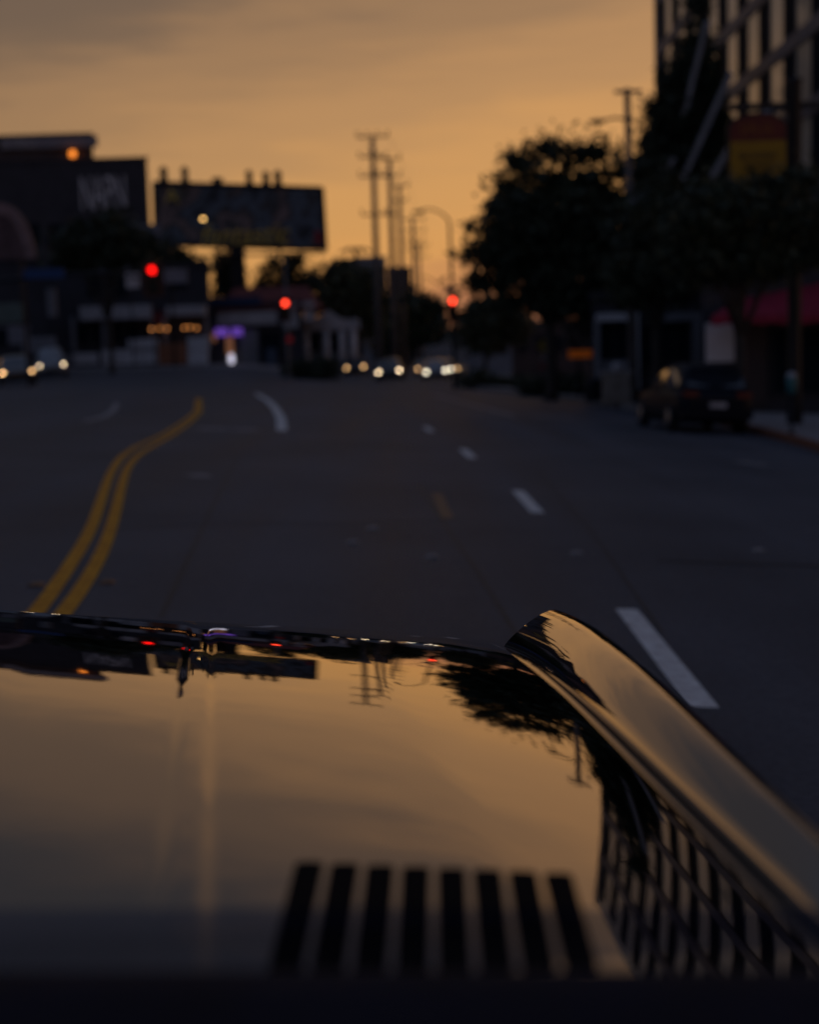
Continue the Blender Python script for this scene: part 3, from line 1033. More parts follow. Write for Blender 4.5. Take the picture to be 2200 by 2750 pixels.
def signal_head(t, px, py, Y, emat, back=None, bw=1.0):
    """three-lens head; py = red lens"""
    c = W(px, py, Y)
    m = MB()
    m.box(c.x - .19, c.x + .19, Y + .02, Y + .26, c.z - .92, c.z + .22)
    h = m.build('signal_head', M_BLACK, t)
    if back:
        m = MB()
        m.box(c.x - .34 * bw, c.x + .34 * bw, Y + .10, Y + .13, c.z - 1.05, c.z + .36)
        m.build('backplate', back, h)
    for k, mt in enumerate((emat, mat('amber_lens_dark', (.06, .03, .005), .2), mat('green_lens_dark', (.005, .03, .015), .2))):
        z = c.z - .35 * k
        m = MB()
        m.disc((c.x, Y, z), .15, .05, 18)
        m.build('lens', mt, h)
        m = MB()
        n = 12
        an = [math.pi * (-.12 + 1.24 * i / n) for i in range(n + 1)]
        m.grid([[(c.x + .165 * math.cos(a), Y + .02, z + .165 * math.sin(a)) for a in an], [(c.x + .165 * math.cos(a), Y - .24, z + .165 * math.sin(a) - .02) for a in an]])
        m.build('visor', M_BLACK, h)
    return c


# mast-arm signal on the left
YL = 58
base = W(-70, 1000, YL)
g = G(base.x, YL)
za = W(300, 728, YL).z
t = thing('traffic_signal', 'mast-arm traffic signal at left with brownish backplate and a pale sign', 'traffic light', (base.x, YL, g))
m = MB()
m.tube([(base.x, YL + .4, g - .3), (base.x, YL + .4, g + 2), (base.x, YL + .4, za - .2)], [.17, .15, .12], 10)
m.build('pole', M_DARKM, t, True)
e = W(478, 722, YL)
m = MB()
m.tube([(base.x, YL + .4, za - .3), ((base.x + e.x) / 2, YL + .4, za - .05), (e.x, YL + .4, e.z)], [.10, .08, .05], 8)
m.build('mast_arm', M_DARKM, t, True)
signal_head(t, 408, 725, YL, E_RED, mat('rust_backplate', (.10, .035, .015), .7), 1.2)
slab(t, 62, 722, 172, 748, YL + .15, .05, 'street_name_sign', M_SIGB, 'dark blue street name sign')
s_ = slab(t, 338, 733, 374, 773, YL + .15, .05, 'lane_sign', M_SIGW, 'pale square lane sign')
print_marks(s_, 341, 371, 738, 750, 4, YL + .085, M_BLACK, 2)
slab(t, 440, 722, 502, 760, YL + .15, .05, 'lane_sign', M_SIGG, 'grey wide sign')

# stacked plates
for (a, lab, nm, mt) in [((322, 362, 599, 637, 660), 'two pale square plates stacked on a post left of the billboard', 'sign_post', M_PALEW),
                         ((371, 430, 603, 636, 655), 'two faint grey wide plates on a post beside the pale plates', 'sign_post', M_SIGG)]:
    x0p, x1p, y0p, y1p, y2p = a
    Y = 103
    c = W((x0p + x1p) / 2, 640, Y)
    g = G(c.x, Y)
    t = thing(nm, lab, 'sign', (c.x, Y, g))
    m = MB()
    m.tube([(c.x, Y + .06, g - .3), (c.x, Y + .06, W(x0p, y0p - 5, Y).z)], .06)
    m.build('post', M_DARKM, t, True)
    slab(t, x0p, y0p, x1p, y0p + 29, Y, .03, 'plate', mt)
    slab(t, x0p + 3, y1p + 4, x1p + 3, y2p + 2, Y, .03, 'plate', mt)

# street lamp glowing in front of the billboard
YS = 103
p = W(545, 588, YS)
bx = W(470, 1000, YS).x
g = G(bx, YS)
t = thing('street_lamp', 'street lamp glowing warm yellow in front of the billboard', 'street lamp', (bx, YS, g))
m = MB()
m.tube([(bx, YS, g - .3), (bx, YS, g + 4), (bx + .1, YS, p.z - .2), (bx + .7, YS, p.z + .15), (p.x, YS, p.z + .14)], [.11, .085, .06, .045, .04], 8)
m.build('pole', M_DARKM, t, True)
m = MB()
m.ball((p.x, YS, p.z + .12), .34, .16, .10)
hd = m.build('lamp_head', M_DARKM, t, True)
m = MB()
m.ball((p.x, YS - .05, p.z), .13, .13, .10)
m.build('bulb', E_WARM, hd, True)

# middle signal
YM = 84
c = W(768, 815, YM)
px_ = W(771, 900, YM).x
g = G(px_, YM)
t = thing('traffic_signal', 'red traffic signal on a plain post before the cafe, middle of the three', 'traffic light', (px_, YM, g))
m = MB()
m.tube([(px_, YM + .35, g - .3), (px_, YM + .35, g + .4), (px_, YM + .35, W(760, 690, YM).z)], [.10, .07, .055], 9)
m.build('pole', M_GALV, t, True)
signal_head(t, 766, 814, YM, E_RED2, mat('red_glow_backplate', (.17, .02, .02), .7), .8)  # backplate coloured red to stand for the glow of the lens
slab(t, 772, 903, 784, 920, YM, .2, 'walk_signal', mat('dark_red_lens', (.22, .01, .015), .4, emit=(1, .02, .02), strength=.05))
m = MB()
m.box(px_ - .2, px_ + .2, YM + .1, YM + .6, g - .1, g + .25)
m.build('footing', M_KERB, t)

# right signal with curved street lamp
YQ = 74
bx = W(1222, 1000, YQ).x
g = G(bx, YQ)
top = W(1208, 596, YQ)
t = thing('traffic_signal', 'red traffic signal on the tall pole with curved street lamp arm', 'traffic light', (bx, YQ, g))
m = MB()
m.tube([(bx, YQ + .3, g - .3), (bx, YQ + .3, g + 3), (top.x, YQ + .3, top.z)], [.12, .09, .07], 9)
m.build('pole', M_DARKM, t, True)
m = MB()
m.tube([W(*q, YQ + .3) for q in [(1208, 596), (1203, 588), (1190, 575), (1172, 565), (1150, 561), (1135, 563), (1125, 567)]], [.06, .055, .05, .045, .04, .04, .04], 8)
arm = m.build('lamp_arm', M_DARKM, t, True)
p = W(1124, 569, YQ + .3)
m = MB()
m.ball(p, .34, .16, .09)
m.build('lamp_head', M_DARKM, arm, True)
signal_head(t, 1216, 808, YQ, E_RED2, mat('red_glow_backplate', (.17, .02, .02), .7), .8)  # lens glow painted into the red of the backplate
slab(t, 1192, 768, 1218, 784, YQ, .04, 'street_name_sign', mat('purple_sign_paint', (.08, .04, .11), .6), 'small dark purple sign above the lens')
m = MB()
m.tube([W(*q, YQ + .3) for q in [(1212, 790), (1180, 765), (1160, 750), (1145, 742), (1130, 743)]], .028, 6)
m.build('bracket_arm', M_DARKM, t, True)

# ------------------------------------------------------------------ right side
# utility pole with lamp and banner
YP = 50
top = W(1685, 238, YP)
g = G(top.x, YP) + .14
t = thing('utility_pole', 'dark utility pole with lamp arm and banner in front of the tower', 'utility pole', (top.x, YP, g), group='wooden utility poles along the street')
m = MB()
m.tube([(top.x + .1, YP, g - .4), (top.x + .05, YP, (g + top.z) / 2), (top.x, YP, top.z)], [.17, .14, .11], 10)
m.build('pole', M_WOOD, t, True)
crossarm(t, (top.x, YP, W(1685, 249, YP).z), .46, pins=0)
m = MB()
m.tube([W(*q, YP - .15) for q in [(1685, 322), (1655, 316), (1632, 321), (1615, 325)]], .045, 6)
arm = m.build('lamp_arm', M_DARKM, t, True)
m = MB()
m.ball(W(1605, 326, YP - .15), .30, .14, .09)
m.build('lamp_head', M_DARKM, arm, True)
m = MB()
m.tube([W(*q, YP + .1) for q in [(1685, 322), (1712, 326), (1735, 345), (1752, 372)]], .03, 6)
m.build('brace', M_DARKM, t, True)
slab(t, 1688, 518, 1752, 552, YP - .15, .03, 'banner_header', M_SIGG, 'pale banner header')
slab(t, 1690, 552, 1740, 702, YP - .15, .02, 'banner', mat('dark_banner_cloth', (.06, .055, .07), .8), 'dark hanging banner')
slab(t, 1688, 702, 1740, 722, YP - .15, .03, 'banner_footer', M_SIGG)

# tower: facade along the street, seen receding
TX, TY0, TY1, FH, NF = 16.0, 41.0, 89.6, 2.95, 7
zb = G(TX, 65)
t = thing('tower', 'pale tower with rows of dark upright windows and grey floor bands', 'building', (TX, 65, zb))
Zt = 4.75 + FH * NF + .45
m = MB()
m.box(TX, TX + 18, TY0, TY1, zb - 2.2, Zt)
m.build('wall', M_TANP, t)
cols = list(np.arange(TY0 + 2.0, TY1 - 1.0, 4.05))
z_first = 1.5 + 12.1 - FH * 3
for j in range(NF):
    zf = z_first + j * FH
    m = MB()
    m.box(TX - .09, TX + .02, TY0, TY1 + .06, zf - .26, zf + .34)
    m.build('floor_band', M_BANDG, t)
    for y in cols:
        m = MB()
        a0, a1, c0, c1 = y - .86, y + .86, zf + .40, zf + FH - .32
        m.box(TX - .07, TX + .02, a0, a0 + .08, c0, c1)
        m.box(TX - .07, TX + .02, a1 - .08, a1, c0, c1)
        m.box(TX - .07, TX + .02, a0 + .08, a1 - .08, c0, c0 + .08)
        m.box(TX - .07, TX + .02, a0 + .08, a1 - .08, c1 - .08, c1)
        w = m.build('window', M_WINF, t)
        m = MB()
        m.box(TX - .03, TX - .01, a0 + .08, a1 - .08, c0 + .08, c1 - .08)
        m.build('pane', M_WIN, w)
m = MB()
m.box(TX - .12, TX + .3, TY1 - .5, TY1 + .12, zb - 2, Zt)
m.build('corner_fin', M_BANDG, t)
# slanted frame with climbing plants before the tower
t2x = 12.6
t = thing('slanted_frame', 'slanted pale braces overgrown with dark climbing plants before the tower', 'trellis', (t2x, 60, G(t2x, 60) + .14))
YK = 62
gk = G(14, YK) + .1


def brace(p0, p1, Y0, Y1, r, mt=M_PALEW):
    m = MB()
    a, b = W(*p0, Y0), W(*p1, Y1)
    m.tube([a, b], r, 4)
    m.build('brace', mt, t)


brace((1965, 195), (1838, 475), YK, YK + 2, .16)
brace((1900, 60), (1852, 260), YK, YK + 2, .14)
brace((1962, 395), (1898, 505), YK - 1, YK, .16)
brace((1852, 270), (1818, 345), YK + 2, YK + 3, .14)
brace((1812, 425), (1768, 510), YK + 2, YK + 3, .16)
brace((1838, 470), (1790, 800), YK + 2, YK + 2, .14)
brace((1890, 510), (1850, 830), YK, YK, .12)
brace((1918, 520), (1872, 760), YK - 1, YK - 1, .10)
brace((2100, 290), (1985, 330), YK - 2, YK - 1, .13)
m = MB()
a = W(1800, 800, YK + 2)
m.box(a.x - 1, a.x + 4, YK + 1.5, YK + 4, G(a.x, YK) - .5, a.z + .6)
m.build('plinth', M_GREYW, t)
leaf_cloud(pblobs([(1775, 330, 26, 80), (1755, 420, 30, 80), (1745, 480, 34, 50), (1800, 260, 26, 70), (1790, 380, 50, 90), (1830, 300, 28, 110), (1850, 200, 24, 110), (1875, 90, 11, 100), (1888, 20, 9, 70),
                   (1810, 480, 60, 70), (1860, 430, 40, 90), (1880, 350, 34, 90), (1910, 250, 26, 110), (1930, 180, 9, 50), (1900, 470, 50, 70), (1940, 380, 30, 70), (1830, 560, 80, 70), (1750, 560, 50, 70), (1930, 520, 60, 60)], YK + 3, .35),
           22000, .17, 'climbing_leaves', M_LEAF, t, 31, .3)

# shop row under the trees
YH = 54
t, bb = building('shop', 'low dark shop with white corner columns and fascia behind the parked car', 1590, 800, 1905, YH, 7, M_DARKW)
slab(t, 1600, 842, 1712, 862, YH, .5, 'fascia', M_BRIGHT, 'white fascia over the corner window')
slab(t, 1786, 838, 1915, 862, YH, .4, 'fascia', M_GREYW)
slab(t, 1692, 862, 1712, 1046, YH, .5, 'column', M_BRIGHT)
slab(t, 1597, 862, 1608, 1046, YH, .5, 'column', M_GREYW)
slab(t, 1858, 862, 1882, 985, YH, .4, 'column', M_GREYW)
window(t, 1608, 864, 1692, 968, YH, 1)
window(t, 1770, 866, 1856, 975, YH, 1)
window(t, 1720, 870, 1764, 985, YH, 0)
slab(t, 1608, 968, 1692, 1046, YH, .25, 'stall_riser', M_GREYW)

# red awning building
YE = 44
t, bb = building('awning_shop', 'dark shop front under a wide red awning at the right edge', 1885, 700, 2420, YE, 8, M_DARKW)
a0, a1, a2, a3 = W(1912, 850, YE - 1.6), W(2330, 842, YE - 1.6), W(2330, 735, YE - .02), W(1985, 803, YE - .02)
m = MB()
N = 14
for i in range(N):
    u, v = i / N, (i + 1) / N
    p0, p1 = a0.lerp(a1, u), a0.lerp(a1, v)
    q0, q1 = a3.lerp(a2, u), a3.lerp(a2, v)
    sag = Vector((0, 0, -.03 * (i % 2)))
    m.quad(p0, p1, q1 + sag, q0)
    m.quad(p0 + Vector((0, 0, -.26 + .04 * (i % 2))), p1 + Vector((0, 0, -.26 + .04 * (i % 2))), p1, p0)
m.quad(a0, a3, Vector((a3.x, a3.y, a0.z - .2)), a0 + Vector((0, 0, -.2)))
m.build('awning', mat('red_awning_cloth', (.36, .02, .055), .8, vary=.25, scale=2), t)
for px in (1930, 2130, 2320):
    p, q = W(px, 845, YE - 1.5), W(px, 845, YE)
    m = MB()
    m.tube([(p.x, YE - 1.55, p.z), (p.x, YE, p.z + .05)], .025, 6)
    m.build('awning_bar', M_DARKM, t)
window(t, 2070, 875, 2290, 1060, YE, 2)
slab(t, 1896, 868, 1971, 972, YE, .12, 'white_panel', M_BRIGHT, 'blank white wall panel')
slab(t, 1990, 875, 2060, 1090, YE, .08, 'door', M_BROWNW)
slab(t, 2170, 520, 2195, 640, YE - .1, .12, 'window_frame', M_GREYW)
slab(t, 2195, 625, 2300, 640, YE - .1, .12, 'window_frame', M_GREYW)

# hanging sign on a heavy post
YG = 35
pp = W(2138, 205, YG)
g = G(pp.x, YG) + .14
t = thing('hanging_sign', 'arched red and yellow hanging sign on a heavy dark post', 'sign', (pp.x, YG, g))
m = MB()
m.tube([(pp.x, YG + .1, g - .3), (pp.x, YG + .1, g + 1), (pp.x, YG + .1, pp.z - .15), (pp.x, YG + .1, pp.z - .05), (pp.x, YG + .1, pp.z)], [.22, .17, .17, .22, .05], 12)
m.build('post', M_BLACK, t, True)
m = MB()
a, b = W(1955, 287, YG), W(2260, 283, YG)
m.box(a.x, b.x, YG + .03, YG + .17, a.z - .08, a.z + .08)
m.build('arm', M_BLACK, t)
x0, x1, zlo, zhi = rect(1963, 308, 2113, 492, YG)
zm = W(2040, 378, YG).z
cxs, ww = (x0 + x1) / 2, (x1 - x0) / 2
zs = W(2040, 345, YG).z
red_poly = [(x0, zm), (x1, zm), (x1, zs)] + [(cxs + ww * math.cos(a), zs + (zhi - zs) * math.sin(a)) for a in np.linspace(.15, math.pi - .15, 16)] + [(x0, zs)]
m = MB()
m.prism(red_poly, YG, YG + .12)
m.build('red_panel', mat('dark_red_sign', (.15, .022, .012), .6, vary=.2, scale=3), t)
m = MB()
m.box(x0, x1, YG, YG + .12, zlo, zm - .002)
yp = m.build('yellow_panel', mat('mustard_sign', (.36, .21, .006), .6, vary=.15, scale=3), t)
m = MB()
m.prism([(cxs + (ww + .07) * math.cos(a), zs + (zhi - zs + .07) * math.sin(a)) for a in np.linspace(0, math.pi, 18)] + [(x0 - .07, zlo - .05), (x1 + .07, zlo - .05)][0:2], YG + .03, YG + .09)
m.build('frame', M_BLACK, t)
a_ = lambda px, py: W(px, py, YG)
print_marks(t, 1990, 2085, 330, 360, 5, YG - .012, mat('orange_sign_ink', (.26, .09, .012), .6), 4)
for y0p, y1p, xa, xb, nn in [(410, 427, 1985, 2092, 9), (435, 449, 2000, 2080, 7), (454, 470, 2000, 2076, 6)]:
    print_marks(t, xa, xb, y0p, y1p, nn, YG - .012, mat('brown_sign_ink', (.09, .055, .02), .6), nn)
for px in (1995, 2080):
    m = MB()
    p = W(px, 318, YG)
    m.tube([(p.x, YG + .08, p.z - .06), (p.x, YG + .1, a.z)], .012, 6)
    m.build('hanger', M_DARKM, t)

# small signs near the shop corner
YV = 58
p = W(1556, 950, YV)
g = G(p.x, YV) + .14
t = thing('pylon_sign', 'low sign with slanted white lettering above an orange strip', 'sign', (p.x, YV, g))
m = MB()
m.tube([(p.x, YV + .2, g - .2), (p.x, YV + .2, W(1556, 880, YV).z)], .07)
m.build('post', M_DARKM, t, True)
slab(t, 1515, 868, 1602, 925, YV + .1, .1, 'board', M_DARKW)
x0, x1, z0, z1 = rect(1514, 870, 1602, 918, YV)
lettering('VALU', 'sign_lettering', M_PALEW, t, x0, x1, z0, z1, YV - .03, shear=.25)
slab(t, 1527, 940, 1593, 961, YV, .08, 'orange_strip', E_ORSGN, 'dim lit orange strip')

YD = 64
p = W(1461, 928, YD)
g = G(p.x, YD) + .14
t = thing('warning_sign', 'yellow diamond warning sign on a thin post under the broad tree', 'sign', (p.x, YD, g))
m = MB()
m.tube([(p.x, YD + .05, g - .2), (p.x, YD + .05, p.z + .3)], .035)
m.build('post', M_GALV, t, True)
m = MB()
r = .33
m.prism([(p.x - r, p.z), (p.x, p.z - r), (p.x + r, p.z), (p.x, p.z + r)], YD - .02, YD + .01)
m.build('plate', mat('yellow_sign_paint', (.36, .24, .03), .6), t)
slab(t, 1452, 975, 1476, 992, YD, .03, 'plate', mat('faded_red_plate', (.22, .05, .05), .6))

# parking meter
YT = 29.5
p = W(2127, 1012, YT)
g = G(p.x, YT) + .14
t = thing('parking_meter', 'parking meter with teal body on the right pavement', 'parking meter', (p.x, YT, g))
m = MB()
m.tube([(p.x, YT, g - .1), (p.x, YT, g + .03), (p.x, YT, g + .04), (p.x, YT, p.z - .3)], [.09, .09, .035, .03], 10)
m.build('pole', M_DARKM, t, True)
m = MB()
m.tube([(p.x, YT, p.z - .36), (p.x, YT, p.z - .30), (p.x, YT, p.z - .02), (p.x, YT, p.z)], [.06, .105, .115, .1], 12)
m.build('body', mat('teal_paint', (.03, .16, .17), .5, vary=.2), t, True)
m = MB()
m.ball((p.x, YT, p.z), .11, .08, .11, 12, 8)
m.build('dome', mat('meter_dome', (.34, .35, .37), .3, .3), t, True)

# cabinet, planter, bollard box near the kerb
YX = 49
x0, x1, z0, z1 = rect(1624, 1000, 1698, 1085, YX)
g = G((x0 + x1) / 2, YX) + .14
t = thing('utility_cabinet', 'pale stained utility cabinet at the kerb before the shop window', 'cabinet', ((x0 + x1) / 2, YX, g))
m = MB()
m.box(x0, x1, YX, YX + .6, g, z1)
m.build('body', mat('stained_cabinet', (.30, .25, .20), .7, vary=.35, scale=2.5), t)
m = MB()
m.box(x0 - .03, x1 + .03, YX - .03, YX + .63, z1, z1 + .05)
m.build('lid', M_PALEW, t)
for k in (0, 1):
    m = MB()
    xa = x0 + .04 + k * ((x1 - x0) / 2 - .02)
    m.box(xa, xa + (x1 - x0) / 2 - .06, YX - .02, YX + .01, g + .08, z1 - .06)
    m.build('door', mat('stained_cabinet_door', (.33, .28, .23), .7, vary=.3, scale=2.5), t)
p = W(1660, 985, YX + .3)
m = MB()
m.ball(p, .22, .2, .16)
m.build('wrapped_bundle', M_PALEW, t, True)
x0, x1, z0, z1 = rect(1568, 1028, 1620, 1085, 51)
g = G((x0 + x1) / 2, 51) + .14
t = thing('litter_bin', 'dark round litter bin left of the pale cabinet', 'bin', ((x0 + x1) / 2, 51, g))
m = MB()
cxb, rb = (x0 + x1) / 2, (x1 - x0) / 2
m.tube([(cxb, 51, g), (cxb, 51, g + .05), (cxb, 51, z1 - .05), (cxb, 51, z1)], [rb * .85, rb * .9, rb, rb * 1.04], 16)
m.build('body', M_BLACK, t, True)
m = MB()
m.tube([(cxb, 51, z1), (cxb, 51, z1 + .12), (cxb, 51, z1 + .18)], [rb * 1.04, rb * .9, rb * .4], 16)
m.build('lid', M_DARKM, t, True)


# ------------------------------------------------------------------ cars
def car(name, label, loc, rotz, paint, lit=None, tail=False, group=None, suv=0.0, glassmat=None):
    t = thing(name, label, 'car' if suv < .3 else 'van', loc, (0, math.atan(.056), rotz), group)
    s = suv
    low = [(-2.15, .66, .80, .42), (-2.06, .80, .92 + s * .3, .30), (-1.7, .86, .98 + s * .25, .22), (-.5, .88, .97 + s * .2, .20), (.6, .88, .95 + s * .2, .20), (1.2, .87, .90 + s * .2, .21), (1.75, .84, .81 + s * .2, .23), (2.06, .75, .70 + s * .2, .30), (2.15, .62, .60 + s * .15, .40)]
    rows = []
    for y, w, zt, zb_ in low:
        h = zt - zb_
        ring = [(-w * .80, zb_), (-w * .97, zb_ + h * .18), (-w, zb_ + h * .45), (-w * .985, zb_ + h * .75), (-w * .93, zb_ + h * .93), (-w * .80, zt), (0, zt + .02), (w * .80, zt), (w * .93, zb_ + h * .93), (w * .985, zb_ + h * .75), (w, zb_ + h * .45), (w * .97, zb_ + h * .18), (w * .80, zb_)]
        rows.append([(x, y, z) for x, z in ring + [ring[0]]])
    m = MB()
    m.grid(rows)
    n = len(rows[0])
    m.add(rows[0], [tuple(range(n - 2, -1, -1))])
    m.add(rows[-1], [tuple(range(n - 1))])
    body = m.build('body', paint, t, True, True)
    gh = [(-2.02, .76, .70, .92 + s * .3, .95 + s * .3), (-1.78, .79, .62, .96 + s * .25, 1.32 + s * .5), (-1.45, .80, .62, .97 + s * .25, 1.43 + s * .5), (-.5, .81, .63, .96 + s * .2, 1.47 + s * .5), (.25, .80, .60, .95 + s * .2, 1.40 + s * .5), (.55, .79, .60, .94 + s * .2, 1.28 + s * .45), (1.18, .77, .68, .90 + s * .2, .92 + s * .2)]
    rows = [[(-a, y, z0_), (-a * .2 - b * .8, y, z0_ + (z1_ - z0_) * .82), (-b * .85, y, z1_ - .01), (0, y, z1_ + .015), (b * .85, y, z1_ - .01), (a * .2 + b * .8, y, z0_ + (z1_ - z0_) * .82), (a, y, z0_)] for y, a, b, z0_, z1_ in gh]
    m = MB()
    m.grid(rows)
    m.build('roof', paint, t, True, True)
    gl = glassmat or M_CARGL

    def pane(i0, i1, j0, j1, u0, u1, v0, v1, nm):
        A, B, C_, D = (Vector(rows[i0][j0]), Vector(rows[i1][j0]), Vector(rows[i1][j1]), Vector(rows[i0][j1]))
        f = lambda u, v: A.lerp(B, u).lerp(D.lerp(C_, u), v)
        nrm = (B - A).cross(D - A).normalized()
        cen = f(.5, .5)
        if nrm.dot(cen - Vector((0, -.3, .8))) < 0:
            nrm = -nrm
        q = [f(u0, v0) + nrm * .012, f(u1, v0) + nrm * .012, f(u1, v1) + nrm * .012, f(u0, v1) + nrm * .012]
        mm = MB()
        mm.quad(*q)
        mm.quad(*[x - nrm * .02 for x in reversed(q)])
        mm.build(nm, gl, t, False, True)
    for j0, j1 in ((0, 1), (6, 5)):
        pane(1, 3, j0, j1, .12, .95, .08, .92, 'side_window')
        pane(3, 5, j0, j1, .03, .97, .08, .92, 'side_window')
    pane(0, 1, 1, 5, .12, .92, .04, .96, 'rear_window')
    pane(5, 6, 1, 5, .05, .92, .04, .96, 'windscreen')
    for x in (-.80, .80):
        for y in (-1.32, 1.34):
            m = MB()
            m.wheel((x, y, .32), .32, .21)
            w = m.build('wheel', M_RUBBER, t, True, True)
            m = MB()
            m.wheel((x + math.copysign(.012, x), y, .32), .215, .2)
            m.build('rim', M_RIM, w, True, True)
    for x in (-.60, .60):
        m = MB()
        m.ball((x, 2.045, .62 + s * .15), .15, .06, .085)
        m.build('headlight', lit if lit else mat('headlamp_unlit', (.3, .3, .32), .15, vary=.1), t, True, True)
        m = MB()
        m.box(x - .17, x + .17, -2.155, -2.05, .76 + s * .3, .88 + s * .3)
        m.build('tail_light', M_TAIL, t, False, True)
    m = MB()
    m.box(-.19, .19, -2.225, -2.19, .60, .71)
    m.build('number_plate', M_PALEW, t, False, True)
    m = MB()
    m.box(-.50, .50, 2.10, 2.17, .36, .52)
    m.build('grille', M_BLACK, t, False, True)
    m = MB()
    m.box(-.80, .80, -2.20, -2.02, .36, .54)
    m.build('bumper', paint, t, False, True)
    for x in (-.93, .93):
        m = MB()
        m.ball((x, .62, 1.0 + s * .2), .10, .06, .07)
        m.build('mirror', paint, t, True, True)
    return t


M_CARGL = mat('car_glass', (.02, .022, .026), .04, vary=.1, spec=1.0, coat=1.0)
M_TAIL = mat('tail_lamp_red', (.15, .012, .015), .25, vary=.1)
M_CARD = mat('dark_navy_car_paint', (.005, .008, .016), .5, .0, vary=.1, coat=.08, spec=.15)
M_CARG = mat('grey_car_paint', (.06, .06, .065), .3, .4, vary=.1, coat=.8)
M_CARS = mat('silver_car_paint', (.22, .22, .23), .3, .6, vary=.1, coat=.8)
M_CARW = mat('white_van_paint', (.30, .31, .31), .4, vary=.1, coat=.5)
b_ = W(1905, 1158, 33.2)
car('parked_car', 'dark parked hatchback with red tail lights at the right kerb', (b_.x - .36, 33.6, G(b_.x, 33.6)), R(4), M_CARD, suv=.22)
gc = 'oncoming cars queuing at the far light'
for px, Y, ps, hl, lab in [(957, 114, M_CARG, E_HEADO, 'oncoming car with amber headlights, leftmost of the far queue'),
                           (1047, 93, M_CARG, E_HEAD, 'oncoming car with bright headlights beside the tall pole'),
                           (1170, 101, M_CARS, E_HEADW, 'oncoming car with white headlights, front of the far queue'),
                           (1142, 128, M_CARG, E_HEADO, 'oncoming car with dim headlights, half hidden in the queue'),
                           (1208, 127, M_CARG, E_HEADO, 'oncoming car far back in the queue right beside the lamp post'),
                           (1190, 116, M_CARG, E_HEADW, 'oncoming car just behind the white-lit front one')]:
    p = W(px, 985, Y)
    car('oncoming_car', lab, (p.x, Y, G(p.x, Y)), R(180), ps, hl, group=gc)
p = W(116, 970, 84)
car('oncoming_van', 'tall oncoming van with two bright headlights at the left', (p.x, 86, G(p.x, 86)), R(194), M_CARW, E_HEAD, suv=.7, group='oncoming traffic at the left')
p = W(14, 1003, 68)
car('oncoming_car', 'low oncoming car with paler headlights cut by the left edge', (p.x, 70, G(p.x, 70)), R(196), M_CARG, E_HEADO, group='oncoming traffic at the left')

# ------------------------------------------------------------------ the car the photograph is taken from
YAW, BANK = R(7.5), .056
own = thing('own_car', 'glossy bonnet, fender and vents of the car the view is from', 'car', (0, 0, 0))
own.rotation_euler = (Matrix.Rotation(BANK, 4, 'Y') @ Matrix.Rotation(YAW, 4, 'Z')).to_euler()
MW = (Matrix.Rotation(BANK, 3, 'Y') @ Matrix.Rotation(YAW, 3, 'Z'))
MI = MW.transposed()


def LOC(px, py, h):                     # where a pixel meets height h in the car's own frame
    o, d = MI @ CAM, MI @ ray(px, py)
    return o + d * ((h - o.z) / d.z)


def paint_own():
    m = bpy.data.materials.new('own_car_paint')
    m.use_nodes = True
    nt = m.node_tree
    b = nt.nodes['Principled BSDF']
    b.inputs['Base Color'].default_value = (.37, .345, .345, 1)
    b.inputs['Metallic'].default_value = 1.0
    tcn = nt.nodes.new('ShaderNodeTexCoord')
    n = nt.nodes.new('ShaderNodeTexNoise')
    n.inputs['Scale'].default_value = 5
    n.inputs['Detail'].default_value = 4
    nt.links.new(tcn.outputs['Object'], n.inputs['Vector'])
    mr = nt.nodes.new('ShaderNodeMapRange')
    mr.inputs['To Min'].default_value = .010
    mr.inputs['To Max'].default_value = .026
    nt.links.new(n.outputs['Fac'], mr.inputs[0])
    nt.links.new(mr.outputs[0], b.inputs['Roughness'])
    n2 = nt.nodes.new('ShaderNodeTexNoise')      # faint orange peel
    n2.inputs['Scale'].default_value = 60
    n2.inputs['Detail'].default_value = 2
    nt.links.new(tcn.outputs['Object'], n2.inputs['Vector'])
    bp = nt.nodes.new('ShaderNodeBump')
    bp.inputs['Strength'].default_value = .007
    bp.inputs['Distance'].default_value = .004
    nt.links.new(n2.outputs['Fac'], bp.inputs['Height'])
    nt.links.new(bp.outputs[0], b.inputs['Normal'])
    return m


M_OWN = paint_own()
XR = -.105                              # raised centre crease
ft = [(-.75, 2.66), (-.62, 2.74), (-.49, 2.745), (-.30, 2.665), (-.12, 2.59), (.13, 2.535), (.30, 2.51), (.46, 2.49), (.70, 2.44)]


_fc = np.polyfit([a for a, b in ft if a > -.6], [b for a, b in ft if a > -.6], 3)


def yfront(x):
    x = max(-.58, x)
    return float(np.polyval(_fc, x))


_tt = np.linspace(0, 2.2, 1101)


def _slope(t):
    return .038 + .080 * np.clip(1 - t / .98, 0, 1) ** 1.25


_hh = np.concatenate([[0], np.cumsum(_slope(_tt[:-1]) * (_tt[1] - _tt[0]))])


def hood_z(x, y):
    t = max(0.0, yfront(x) - y)
    z = 1.012 + float(np.interp(t, _tt, _hh)) - t * .020 * min(1, max(0, (.15 - x) / .5))
    z -= .0415 * (x - XR) ** 2 + .8 * max(0, x - .24) ** 3
    e = .016
    if t < e:
        z -= e * .75 * (1 - math.sqrt(max(0, 1 - ((e - t) / e) ** 2)))
    fade = min(1, max(0, (t - .05) / .4))
    z += fade * .0022 * math.exp(-((x - XR) / .020) ** 4)
    return z


def groove_x(y):
    return .360 + .072 * min(1.3, max(0, (y - 1.0) / 1.3)) - .014 * max(0, (y - 2.1) / .4) ** 2


